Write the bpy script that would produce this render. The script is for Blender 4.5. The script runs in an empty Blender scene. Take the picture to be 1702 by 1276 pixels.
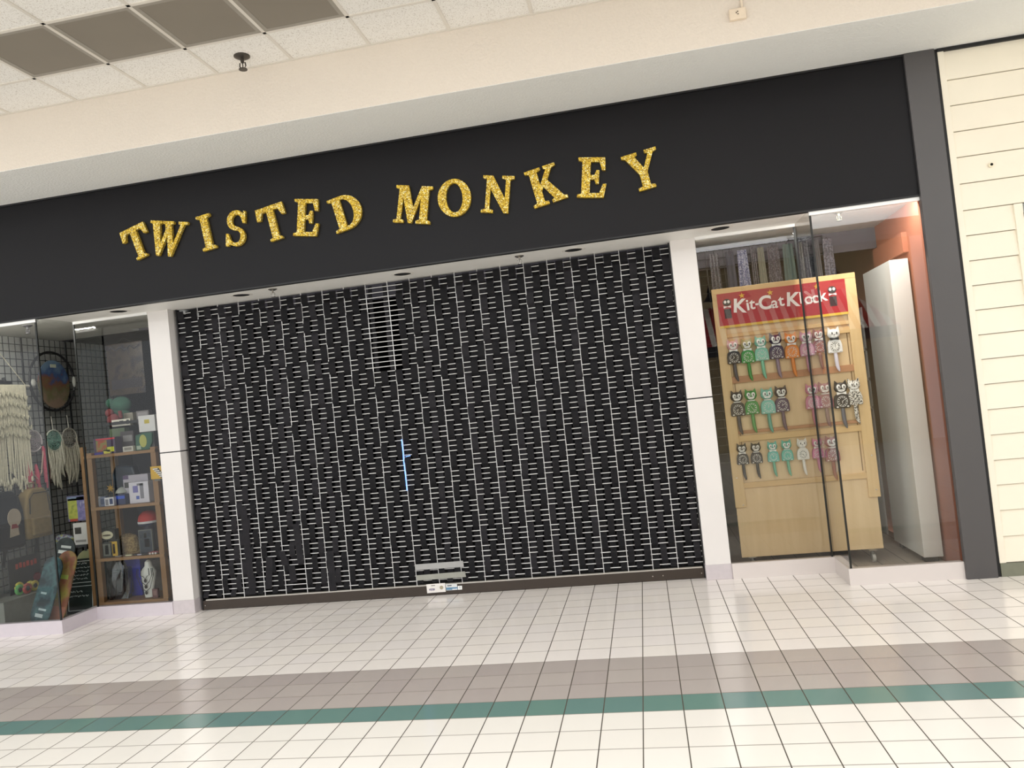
import bpy, math, random
from mathutils import Vector, Matrix, Euler
R = random.Random(7)
SC = bpy.context.scene
COL = SC.collection
T = 0.2032                                    # one floor tile
# ------------------------------------------------------------------ camera
F = 1269.874
EUL = Euler((1.60047, 0.10424, 0.16827), 'XYZ')
CAM = Vector((0.80434*T, (-19.46877-10.65)*T, 7.91351*T))
cd = bpy.data.cameras.new('camera'); cam = bpy.data.objects.new('camera', cd); COL.objects.link(cam)
cam.location = CAM; cam.rotation_euler = EUL
cd.sensor_width = 36; cd.lens = F/1702*36; cd.clip_start = .05; cd.clip_end = 200
SC.camera = cam
RM = EUL.to_matrix()
FWD = RM @ Vector((0, 0, -1))
def ray(u, v): return RM @ Vector(((u-851)/F, (638-v)/F, -1))
def atY(u, v, y): d = ray(u, v); return CAM + d*((y-CAM.y)/d.y)
def atX(u, v, x): d = ray(u, v); return CAM + d*((x-CAM.x)/d.x)
def atZ(u, v, z): d = ray(u, v); return CAM + d*((z-CAM.z)/d.z)
def mpp(p): return (Vector(p)-CAM).dot(FWD)/F   # metres per photo pixel at a point
# ------------------------------------------------------------------ materials
def lin(c):
    if isinstance(c, str):
        c = [int(c[i:i+2], 16)/255 for i in (0, 2, 4)]
    return tuple(x/12.92 if x <= .04045 else ((x+.055)/1.055)**2.4 for x in c)+(1,)
MATS = {}
class NT:
    def __init__(s, name):
        s.m = bpy.data.materials.new(name); s.m.use_nodes = True
        s.t = s.m.node_tree; s.n = s.t.nodes; s.l = s.t.links
        s.b = s.n['Principled BSDF']
    def add(s, ty, **kw):
        n = s.n.new(ty)
        for k, v in kw.items(): setattr(n, k, v)
        return n
    def put(s, sock, v):
        if hasattr(v, 'is_linked') or isinstance(v, bpy.types.NodeSocket): s.l.new(v, sock)
        else: sock.default_value = v
    def math(s, op, a, b=0, c=0):
        n = s.add('ShaderNodeMath', operation=op)
        for i, x in enumerate((a, b, c)): s.put(n.inputs[i], x)
        return n.outputs[0]
    def mix(s, f, a, b):
        n = s.add('ShaderNodeMix', data_type='RGBA')
        s.put(n.inputs[0], f); s.put(n.inputs[6], a); s.put(n.inputs[7], b)
        return n.outputs[2]
    def coord(s, kind='Object'): return s.add('ShaderNodeTexCoord').outputs[kind]
    def sep(s, v):
        n = s.add('ShaderNodeSeparateXYZ'); s.l.new(v, n.inputs[0]); return n.outputs
    def noise(s, vec, scale, detail=3):
        n = s.add('ShaderNodeTexNoise'); n.inputs['Scale'].default_value = scale; n.inputs['Detail'].default_value = detail
        s.l.new(vec, n.inputs['Vector']); return n.outputs[0]
    def bump(s, h, strength=.3, dist=.01):
        n = s.add('ShaderNodeBump'); n.inputs['Strength'].default_value = strength; n.inputs['Distance'].default_value = dist
        s.l.new(h, n.inputs['Height']); s.l.new(n.outputs[0], s.b.inputs['Normal'])
def M(c, rough=.6, metal=0, var=.06, scale=18, bump=0, emit=0, spec=.5, key=None):
    """plain colour with a little procedural unevenness"""
    k = (c if isinstance(c, str) else tuple(c), rough, metal, var, scale, bump, emit, spec)
    if k in MATS: return MATS[k]
    g = NT('paint_%s' % (c if isinstance(c, str) else len(MATS)))
    base = lin(c); co = g.coord()
    nz = g.noise(co, scale)
    lo = tuple(x*(1-var*2) for x in base[:3])+(1,); hi = tuple(min(1, x*(1+var*2)) for x in base[:3])+(1,)
    g.put(g.b.inputs['Base Color'], g.mix(nz, lo, hi))
    g.b.inputs['Roughness'].default_value = rough; g.b.inputs['Metallic'].default_value = metal
    g.b.inputs['Specular IOR Level'].default_value = spec
    if bump: g.bump(g.noise(co, scale*4), bump, .004)
    if emit:
        g.b.inputs['Emission Color'].default_value = base; g.b.inputs['Emission Strength'].default_value = emit
    MATS[k] = g.m
    return g.m
# ------------------------------------------------------------------ mesh building
class MB:
    def __init__(s): s.v = []; s.f = []; s.mi = []; s.cur = 0
    def quad(s, pts):
        n = len(s.v); s.v += [tuple(p) for p in pts]; s.f.append(tuple(range(n, n+len(pts)))); s.mi.append(s.cur); return s
    def box(s, x0, x1, y0, y1, z0, z1, mat=None):
        c = [(x, y, z) for x in (x0, x1) for y in (y0, y1) for z in (z0, z1)]
        if mat is not None: c = [tuple(mat @ Vector(p)) for p in c]
        n = len(s.v); s.v += c
        for f in ((0, 1, 3, 2), (4, 6, 7, 5), (0, 4, 5, 1), (2, 3, 7, 6), (0, 2, 6, 4), (1, 5, 7, 3)):
            s.f.append(tuple(n+i for i in f)); s.mi.append(s.cur)
        return s
    def tube(s, pts, r, seg=6, caps=True, closed=False):
        pts = [Vector(p) for p in pts]; n0 = len(s.v); m = len(pts)
        rr = r if hasattr(r, '__len__') else [r]*m
        for i, p in enumerate(pts):
            a = pts[(i-1) % m] if (i or closed) else p; b = pts[(i+1) % m] if (i < m-1 or closed) else p
            d = (b-a).normalized(); q = Vector((0, 0, 1)) if abs(d.z) < .9 else Vector((1, 0, 0))
            e1 = d.cross(q).normalized(); e2 = d.cross(e1)
            for k in range(seg):
                t = 2*math.pi*k/seg; s.v.append(tuple(p+(e1*math.cos(t)+e2*math.sin(t))*rr[i]))
        for i in range(m if closed else m-1):
            j = (i+1) % m
            for k in range(seg):
                k2 = (k+1) % seg
                s.f.append((n0+i*seg+k, n0+i*seg+k2, n0+j*seg+k2, n0+j*seg+k)); s.mi.append(s.cur)
        if caps and not closed:
            s.f.append(tuple(n0+k for k in range(seg))[::-1]); s.mi.append(s.cur)
            s.f.append(tuple(n0+(m-1)*seg+k for k in range(seg))); s.mi.append(s.cur)
        return s
    def lathe(s, prof, seg=20, mat=None, sy=1.0):
        """profile of (radius, z) turned about z"""
        n0 = len(s.v); m = len(prof)
        for r, z in prof:
            for k in range(seg):
                t = 2*math.pi*k/seg; p = Vector((r*math.cos(t), r*math.sin(t)*sy, z))
                s.v.append(tuple(mat @ p if mat is not None else p))
        for i in range(m-1):
            for k in range(seg):
                k2 = (k+1) % seg
                s.f.append((n0+i*seg+k, n0+i*seg+k2, n0+(i+1)*seg+k2, n0+(i+1)*seg+k)); s.mi.append(s.cur)
        s.f.append(tuple(n0+k for k in range(seg))[::-1]); s.mi.append(s.cur)
        s.f.append(tuple(n0+(m-1)*seg+k for k in range(seg))); s.mi.append(s.cur)
        return s
    def ball(s, c, rx, ry, rz, seg=14, rings=9):
        n = [(math.sin(math.pi*i/rings), -math.cos(math.pi*i/rings)) for i in range(rings+1)]
        n[0] = (.001, -1); n[-1] = (.001, 1)
        mt = Matrix.Translation(Vector(c)) @ Matrix.Diagonal((rx, ry, rz, 1))
        return s.lathe(n, seg, mt)
    def prism(s, poly, y0, y1, mat=None):
        """flat outline in x,z pushed from y0 (front) to y1"""
        n = len(s.v); k = len(poly)
        pts = [(x, y0, z) for x, z in poly]+[(x, y1, z) for x, z in poly]
        s.v += [tuple(mat @ Vector(p)) if mat is not None else p for p in pts]
        s.f.append(tuple(range(n, n+k))); s.mi.append(s.cur); s.f.append(tuple(range(n+k, n+2*k))[::-1]); s.mi.append(s.cur)
        for i in range(k):
            j = (i+1) % k; s.f.append((n+i, n+k+i, n+k+j, n+j)); s.mi.append(s.cur)
        return s
    def mesh(s, name, mats):
        me = bpy.data.meshes.new(name); me.from_pydata(s.v, [], s.f); me.update()
        for m in (mats if isinstance(mats, (list, tuple)) else [mats]): me.materials.append(m)
        if any(s.mi): me.polygons.foreach_set('material_index', s.mi)
        return me
def obj(name, mb, mats, parent=None, smooth=False, bevel=0, loc=None, rot=None):
    me = mb.mesh(name, mats) if isinstance(mb, MB) else mb
    if not isinstance(mb, MB) and mats is not None and not me.materials: me.materials.append(mats)
    o = bpy.data.objects.new(name, me); COL.objects.link(o)
    if parent is not None: o.parent = parent
    if loc is not None: o.location = loc
    if rot is not None: o.rotation_euler = rot
    if isinstance(mb, MB):
        import bmesh
        bm = bmesh.new(); bm.from_mesh(me); bmesh.ops.recalc_face_normals(bm, faces=bm.faces); bm.to_mesh(me); bm.free()
    if smooth:
        for p in me.polygons: p.use_smooth = True
        try: me.set_sharp_from_angle(angle=math.radians(40))
        except Exception: pass
    if bevel:
        b = o.modifiers.new('bevel', 'BEVEL'); b.width = bevel; b.segments = 2; b.limit_method = 'ANGLE'
    return o
def tag(o, label, cat, group=None, kind=None):
    o['label'] = label; o['category'] = cat
    if group: o['group'] = group
    if kind: o['kind'] = kind
    return o
def struct(name, mb, mats, parent=None, **kw):
    o = obj(name, mb, mats, parent, **kw)
    if parent is None: o['kind'] = 'structure'
    return o
def thing(name, label, cat, loc=(0, 0, 0), rz=0, group=None, rot=None):
    o = bpy.data.objects.new(name, None); COL.objects.link(o); o.empty_display_size = .05
    o.location = loc; o.rotation_euler = rot if rot is not None else (0, 0, rz)
    return tag(o, label, cat, group)
def dup(root, loc, label):
    r = root.copy(); COL.objects.link(r); r.location = loc; r['label'] = label
    for ch in list(root.children):
        c = ch.copy(); COL.objects.link(c); c.parent = r
        for g in list(ch.children):
            d = g.copy(); COL.objects.link(d); d.parent = c
    return r
def text_mesh(txt, size, depth=.001, bold=0, shear=0, spacing=1):
    cu = bpy.data.curves.new('lettering', 'FONT'); cu.body = txt; cu.size = size; cu.extrude = depth
    cu.align_x = 'CENTER'; cu.align_y = 'CENTER'; cu.offset = bold; cu.shear = shear; cu.space_character = spacing
    o = bpy.data.objects.new('lettering', cu); COL.objects.link(o)
    bpy.context.view_layer.update()
    dg = bpy.context.evaluated_depsgraph_get()
    me = bpy.data.meshes.new_from_object(o.evaluated_get(dg)); bpy.data.objects.remove(o)
    me.transform(Matrix.Rotation(math.pi/2, 4, 'X'))      # text now stands in x,z, facing -y
    return me
def text(name, txt, size, m, parent, loc, bold=0, shear=0, spacing=1, rot=None):
    me = text_mesh(txt, size, .0008, bold, shear, spacing); me.materials.clear(); me.materials.append(m)
    return obj(name, me, None, parent, loc=loc, rot=rot)
def flat_outline(splines, depth):
    """closed outlines (holes allowed) in x,y filled and given thickness; stands in x,z facing -y"""
    cu = bpy.data.curves.new('outline', 'CURVE'); cu.dimensions = '2D'; cu.fill_mode = 'BOTH'; cu.extrude = depth/2
    for pts in splines:
        sp = cu.splines.new('POLY'); sp.points.add(len(pts)-1)
        for p, q in zip(sp.points, pts): p.co = (q[0], q[1], 0, 1)
        sp.use_cyclic_u = True
    o = bpy.data.objects.new('outline', cu); COL.objects.link(o); bpy.context.view_layer.update()
    dg = bpy.context.evaluated_depsgraph_get()
    me = bpy.data.meshes.new_from_object(o.evaluated_get(dg)); bpy.data.objects.remove(o)
    me.transform(Matrix.Rotation(math.pi/2, 4, 'X'))
    return me
def ell(cx, cz, rx, rz, n=20, a0=0, a1=2*math.pi):
    full = abs(a1-a0-2*math.pi) < 1e-6
    return [(cx+rx*math.cos(a0+(a1-a0)*i/(n if full else n-1)), cz+rz*math.sin(a0+(a1-a0)*i/(n if full else n-1))) for i in range(n)]
# ------------------------------------------------------------------ special materials
def floor_mat():
    g = NT('mall_tile'); x, y, z = g.sep(g.coord())
    fx = g.math('DIVIDE', x, T); fy = g.math('ADD', g.math('DIVIDE', y, T), 10.65)
    cx = g.math('FLOOR', fx); cy = g.math('FLOOR', fy)
    ux = g.math('SUBTRACT', fx, cx); uy = g.math('SUBTRACT', fy, cy)
    def edge(u, w): return g.math('GREATER_THAN', g.math('ABSOLUTE', g.math('SUBTRACT', u, .5)), .5-w)
    gx = edge(ux, .014); gy = edge(uy, .019)
    comb = g.add('ShaderNodeCombineXYZ'); g.l.new(cx, comb.inputs[0]); g.l.new(cy, comb.inputs[1])
    wn = g.add('ShaderNodeTexWhiteNoise', noise_dimensions='2D'); g.l.new(comb.outputs[0], wn.inputs['Vector'])
    r = wn.outputs[0]
    def band(a, b): return g.math('MULTIPLY', g.math('GREATER_THAN', cy, a-.5), g.math('LESS_THAN', cy, b-.5))
    cream = g.mix(r, lin('e9e4db'), lin('eee9e1'))
    far = g.mix(r, lin('efe8e3'), lin('f1eae2'))
    tone = g.math('GREATER_THAN', cy, 3.5)
    c = g.mix(tone, cream, far)
    c = g.mix(band(1, 4), c, g.mix(r, lin('b0a6a1'), lin('b8afa8')))
    c = g.mix(band(0, 1), c, g.mix(r, lin('688682'), lin('6a8a80')))
    c = g.mix(gy, c, g.mix(.72, c, lin('6f665c')))
    c = g.mix(gx, c, lin('4d463d'))
    g.put(g.b.inputs['Base Color'], c)
    gg = g.math('MAXIMUM', gx, gy)
    n = g.noise(g.coord(), 6)
    g.put(g.b.inputs['Roughness'], g.math('ADD', g.math('MULTIPLY', gg, .5), g.math('ADD', .11, g.math('MULTIPLY', n, .1))))
    g.bump(g.math('SUBTRACT', 1, gg), .25, .002)
    return g.m
def stucco(c, sc=60):
    g = NT('stucco'); co = g.coord(); n = g.noise(co, sc, 4); b = lin(c)
    m2 = g.noise(co, .7, 2)
    g.put(g.b.inputs['Base Color'], g.mix(m2, g.mix(n, tuple(x*.86 for x in b[:3])+(1,), b), b))
    g.b.inputs['Roughness'].default_value = .9; g.bump(n, .5, .012); return g.m
def ceiling_mat():
    g = NT('ceiling_tile'); co = g.coord(); n = g.noise(co, 130, 2)
    sp = g.math('LESS_THAN', n, .40)
    g.put(g.b.inputs['Base Color'], g.mix(sp, lin('efebe4'), lin('cfc8be')))
    g.b.inputs['Roughness'].default_value = .95; return g.m
def gold_mat():
    g = NT('gold_glitter'); co = g.coord()
    v = g.add('ShaderNodeTexVoronoi'); v.inputs['Scale'].default_value = 150; g.l.new(co, v.inputs['Vector'])
    x, y, z = g.sep(v.outputs['Color'])
    c = g.mix(x, lin('8a6614'), lin('f3d04a'))
    c = g.mix(g.math('GREATER_THAN', y, .86), c, lin('fff3b0'))
    g.put(g.b.inputs['Base Color'], c); g.b.inputs['Metallic'].default_value = .45
    g.put(g.b.inputs['Roughness'], g.math('ADD', .25, g.math('MULTIPLY', z, .4)))
    nm = g.add('ShaderNodeVectorMath', operation='SUBTRACT'); g.l.new(v.outputs['Color'], nm.inputs[0]); nm.inputs[1].default_value = (.5, .5, .5)
    sc = g.add('ShaderNodeVectorMath', operation='SCALE'); g.l.new(nm.outputs[0], sc.inputs[0]); sc.inputs['Scale'].default_value = .9
    geo = g.add('ShaderNodeNewGeometry'); ad = g.add('ShaderNodeVectorMath', operation='ADD'); g.l.new(geo.outputs['Normal'], ad.inputs[0]); g.l.new(sc.outputs[0], ad.inputs[1])
    no = g.add('ShaderNodeVectorMath', operation='NORMALIZE'); g.l.new(ad.outputs[0], no.inputs[0]); g.l.new(no.outputs[0], g.b.inputs['Normal'])
    return g.m
def glass_mat(tint='f5f7f5', refl=1.0):
    g = NT('shop_glass'); out = g.n['Material Output']; g.n.remove(g.b)
    tr = g.add('ShaderNodeBsdfTransparent'); tr.inputs[0].default_value = lin(tint)
    gl = g.add('ShaderNodeBsdfGlossy'); gl.inputs['Roughness'].default_value = .0
    fr = g.add('ShaderNodeFresnel'); fr.inputs['IOR'].default_value = 1.5
    f = g.math('MULTIPLY', fr.outputs[0], refl)
    mx = g.add('ShaderNodeMixShader'); g.l.new(f, mx.inputs[0]); g.l.new(tr.outputs[0], mx.inputs[1]); g.l.new(gl.outputs[0], mx.inputs[2])
    g.l.new(mx.outputs[0], out.inputs[0]); return g.m
def wood_mat(a, b, scale=1.0, axis=2, rough=.55, planks=0):
    g = NT('wood'); co = g.coord(); mp = g.add('ShaderNodeMapping')
    s = [26*scale, 26*scale, 26*scale]; s[axis] = 2.2*scale; mp.inputs['Scale'].default_value = s
    g.l.new(co, mp.inputs[0]); n = g.noise(mp.outputs[0], 1.6, 5)
    c = g.mix(n, lin(a), lin(b))
    if planks:
        x, y, z = g.sep(co); u = g.math('FRACT', g.math('DIVIDE', x, planks)); ln = g.math('LESS_THAN', u, .03)
        c = g.mix(ln, c, lin('3a352f'))
    g.put(g.b.inputs['Base Color'], c); g.b.inputs['Roughness'].default_value = rough; g.bump(n, .08, .002); return g.m
def stripe_mat(a, b, w, axis=0):
    g = NT('stripes'); s = g.sep(g.coord()); u = g.math('FRACT', g.math('DIVIDE', s[axis], w*2))
    g.put(g.b.inputs['Base Color'], g.mix(g.math('LESS_THAN', u, .5), lin(a), lin(b))); g.b.inputs['Roughness'].default_value = .8; return g.m
def speckle_mat(a, b, scale=90, thr=.5, rough=.6, metal=0):
    g = NT('speckle'); n = g.noise(g.coord(), scale, 2)
    g.put(g.b.inputs['Base Color'], g.mix(g.math('LESS_THAN', n, thr), lin(a), lin(b))); g.b.inputs['Roughness'].default_value = rough
    g.b.inputs['Metallic'].default_value = metal; return g.m
def abstract_mat(cols, scale=9, rough=.4):
    g = NT('printed_cover'); n = g.noise(g.coord(), scale, 4)
    rp = g.add('ShaderNodeValToRGB'); g.l.new(n, rp.inputs[0]); el = rp.color_ramp.elements
    while len(el) < len(cols): el.new(.5)
    for i, c in enumerate(cols): el[i].position = .3+.4*i/(len(cols)-1); el[i].color = lin(c)
    g.l.new(rp.outputs[0], g.b.inputs['Base Color']); g.b.inputs['Roughness'].default_value = rough; return g.m
WHITE = M('e4dfdb', .35, var=.02, scale=3)
BLACK = M('1b1a1c', .5)
DARKGAP = M('0b0b0c', .9, var=0)
CHROME = M('b9b6b0', .25, 1, var=.03)
GLASS = glass_mat()
GLASSR = glass_mat('f8faf8', 2.1)
# ================================================================== THE SETTING
def zfloor():
    mb = MB(); mb.quad([(-16, -11.5, 0), (14, -11.5, 0), (14, .62, 0), (-16, .62, 0)])
    return struct('floor', mb, floor_mat())
zfloor()
PLANK = wood_mat('8c8378', 'b3a99b', .7, 1, .35, planks=.19)
mb = MB(); mb.box(-9, -5.21, .05, .49, -.05, .05); mb.box(-9, -4.22, .49, 3.3, -.05, .05); mb.box(1.60, 2.36, .05, .48, -.05, .05); mb.box(.62, 2.36, .48, 3.3, -.05, .05)
struct('floor', mb, PLANK)
mb = MB(); mb.box(-4.22, .62, .62, 3.4, -.05, 0.0); struct('floor', mb, M('2b2826', .6))
# ceiling with its suspended tile grid
CZ = 4.38; FY = -.745
mb = MB(); mb.quad([(-16, -11.5, CZ), (14, -11.5, CZ), (14, FY, CZ), (-16, FY, CZ)])
struct('ceiling', mb, ceiling_mat())
GS = .610; GX0 = -3.97                          # ceiling grid pitch and phase
TB = M('ddd6cb', .5, var=.02)
mb = MB()
for i in range(-19, 30):
    x = GX0+i*GS; mb.box(x-.012, x+.012, -11.5, FY, CZ-.006, CZ)
k = 0
GY = [FY-.44-GS*j for j in range(0, 17)]
for y in GY: mb.box(-16, 14, y-.012, y+.012, CZ-.006, CZ)
mb.box(-16, 14, FY-.022, FY, CZ-.008, CZ)
struct('trim_1', mb, TB)
# bulkhead: bright stuccoed face and the greyer soffit under it
mb = MB(); mb.box(-16, 14, FY, FY+.1, 3.925, CZ+.02); struct('wall_bulkhead', mb, stucco('e6dbcd'))
mb = MB(); mb.box(-16, 14, FY+.1, .3, 3.93, 3.99); mb.box(-16, 14, FY+.001, FY+.1, 3.922, 3.926)
struct('wall_soffit', mb, stucco('f1f0eb'))
# black sign fascia
FASC = M('121114', .45, var=.08, scale=1.2, spec=.22)
mb = MB(); mb.box(-9, 2.365, 0, .09, 2.862, 3.93); struct('wall_fascia', mb, FASC)
mb = MB(); mb.box(-9, 2.365, -.012, .012, 3.915, 3.93); mb.box(-9, 2.365, -.004, .05, 2.853, 2.866); struct('trim_2', mb, M('141416', .5))
# soffit behind the fascia over the recessed entrance
SOF = M('f3f1eb', .5, var=.03, scale=2)
mb = MB(); mb.box(-5.16, 1.56, .05, .60, 2.862, 2.90); struct('ceiling', mb, SOF)
# ceilings of the two display windows
mb = MB(); mb.box(-9, -5.16, .05, 1.45, 2.862, 2.9); mb.box(-5.16, -4.2, .60, 1.30, 2.862, 2.9)
mb.box(1.56, 2.36, .05, 1.11, 2.862, 2.9); mb.box(.6, 1.56, .60, 1.11, 2.862, 2.9); struct('ceiling', mb, M('d8d6cf', .8))
# dark shop interior
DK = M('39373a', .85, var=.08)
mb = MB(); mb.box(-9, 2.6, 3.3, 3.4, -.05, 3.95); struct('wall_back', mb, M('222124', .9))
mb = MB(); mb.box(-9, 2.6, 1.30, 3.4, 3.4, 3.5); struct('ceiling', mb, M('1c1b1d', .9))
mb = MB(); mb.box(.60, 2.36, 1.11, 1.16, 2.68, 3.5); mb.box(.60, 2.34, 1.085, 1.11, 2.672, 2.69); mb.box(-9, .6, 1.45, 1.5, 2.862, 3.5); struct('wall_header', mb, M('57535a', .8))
mb = MB(); mb.box(-6.22, -6.16, .06, 2.35, .05, 2.862); struct('wall_left', mb, M('c4c5c1', .7, var=.03))
mb = MB(); mb.box(-6.16, -6.14, .06, 2.35, .05, .30); struct('baseboard_left', mb, M('8f9088', .6))
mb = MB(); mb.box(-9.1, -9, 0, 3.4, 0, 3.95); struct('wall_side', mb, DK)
RUST = M('a9694f', .7, var=.05, scale=3)
mb = MB(); mb.box(2.36, 2.44, .02, 1.11, .0, 2.87); mb.box(2.42, 2.5, 1.11, 3.4, 0, 3.5); mb.box(2.32, 2.36, .35, 1.11, 2.50, 2.66)
struct('wall_rust', mb, RUST)
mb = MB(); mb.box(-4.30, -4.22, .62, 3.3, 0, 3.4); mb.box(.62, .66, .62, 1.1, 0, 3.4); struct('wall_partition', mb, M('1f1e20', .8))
# dark steel post between the two shops
mb = MB(); mb.box(2.362, 2.575, -.025, .12, 0, 3.929); struct('column', mb, M('4f4c4c', .38, var=.04, scale=2), bevel=.004)
mb = MB(); mb.box(2.575, 2.602, .0, .1, 0, 3.929); mb.box(2.60, 6, -.012, .02, 3.905, 3.929); struct('trim_3', mb, M('0d0d0e', .6))
# neighbouring wall of lapped boards
SID = M('f1e8d4', .55, var=.02, scale=4)
zs = [3.905, 3.684, 3.491, 3.293, 3.1, 2.901, 2.702, 2.513, 2.325, 2.14, 1.957, 1.773, 1.592, 1.407, 1.22, 1.033, .847, .665, .48, .29, .1]
mb = MB()
for a, b in zip(zs[:-1], zs[1:]):
    for x0, x1 in ([(2.64, 6)] if b > 2.7 else [(2.64, 2.985)]):
        n = len(mb.v)
        for x in (x0, x1): mb.v += [(x, .012, a), (x, -.003, b+.004), (x, .05, b+.004), (x, .05, a)]
        for f in ((0, 1, 5, 4), (1, 2, 6, 5), (0, 3, 2, 1), (4, 5, 6, 7)): mb.f.append(tuple(n+i for i in f)); mb.mi.append(0)
mb.box(2.602, 2.645, -.004, .05, .1, 3.905); mb.box(2.60, 6, .05, .1, .1, 3.905)
struct('wall_right', mb, SID)
mb = MB(); mb.box(2.985, 3.045, -.012, .05, .1, 2.70); struct('trim_4', mb, SID, bevel=.003)
mb = MB(); mb.box(3.045, 3.3, .012, .05, .1, 2.70); struct('trim_5', mb, M('8d8f86', .4))
mb = MB(); mb.box(3.045, 3.3, -.02, .012, 2.60, 2.63); struct('trim_6', mb, M('141414', .5))
mb = MB(); mb.box(2.604, 6, -.006, .04, 0, .098); struct('baseboard_right', mb, M('777867', .5))
# white columns beside the shutter
CURB = M('d6cdc8', .4, var=.02, scale=3)
def column(x0, x1, y1):
    mb = MB(); mb.box(x0, x1, .45, y1, .125, 1.512); mb.box(x0, x1, .45, y1, 1.522, 2.862); mb.cur = 1; mb.box(x0+.004, x1-.004, .455, y1, 1.505, 1.53)
    return struct('column', mb, [WHITE, BLACK], bevel=.002)
column(-4.356, -4.143, .62); column(.537, .744, .62)
mb = MB(); mb.box(-4.36, -4.139, .446, .62, 0, .125); mb.box(.533, .748, .446, .62, 0, .125); struct('baseboard_column', mb, M('c9c0c2', .45), bevel=.003)
# curbs below the glass
mb = MB(); mb.prism([(-9, 0), (-5.16, 0), (-5.16, .118), (-9, .118)], 0, .06)
mb.box(-5.16-.06, -5.16, .06, .50, 0, .118); mb.box(-5.16, -4.36, .44, .50, 0, .118)
struct('baseboard_left', mb, M('cfc6cc', .4, var=.02))
mb = MB(); mb.box(1.555, 2.362, 0, .06, 0, .126); mb.box(1.555, 1.615, .06, .49, 0, .126); mb.box(.748, 1.555, .43, .49, 0, .126)
struct('baseboard_right', mb, CURB)
# glazing: each run is a pane in its slim head and its black corner joint
def window(n, p, q, z0, z1, m, head=None, joint=None):
    (xa, ya), (xb, yb) = p, q; L = math.hypot(xb-xa, yb-ya); a = math.atan2(yb-ya, xb-xa)
    r = bpy.data.objects.new('window_%d' % n, None); COL.objects.link(r); r.location = (xa, ya, 0); r.rotation_euler = (0, 0, a); r['kind'] = 'structure'
    mb = MB(); mb.quad([(0, 0, z0), (L, 0, z0), (L, 0, z1), (0, 0, z1)]); obj('pane', mb, m, r)
    if head: mb = MB(); mb.box(head[2] if len(head) > 2 else 0, L, -.012, .03, head[0], head[1]); obj('head_trim', mb, M('f6f5f2', .3, var=.01), r)
    for j in joint or []:
        mb = MB(); mb.box(j-.007, j+.007, -.006, .006, z0, z1); obj('glass_joint', mb, M('10120f', .4), r)
    return r
window(1, (-9, .02), (-5.175, .02), .118, 2.85, GLASS, (2.825, 2.855), [3.818])
window(2, (-5.175, .02), (-5.15, .455), .118, 2.862, glass_mat('f5f7f5', .5))
window(3, (-5.15, .455), (-4.356, .455), .118, 2.862, GLASS, (2.838, 2.862), [.0])
window(4, (.744, .455), (1.55, .455), .126, 2.862, glass_mat('f8faf8', 1.8), (2.838, 2.862), [.80])
window(5, (1.57, .02), (1.55, .455), .126, 2.862, glass_mat('f5f7f5', .4))
window(6, (1.57, .02), (2.362, .02), .126, 2.85, glass_mat('f8faf8', 1.9), (2.825, 2.857), [.008])
# the far side of the mall hall (seen only as reflections in the glass)
mb = MB(); mb.box(-.2, 6.2, -11.6, -11.5, 0, CZ); struct('wall_opposite', mb, M('d8c59c', .8))
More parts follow.
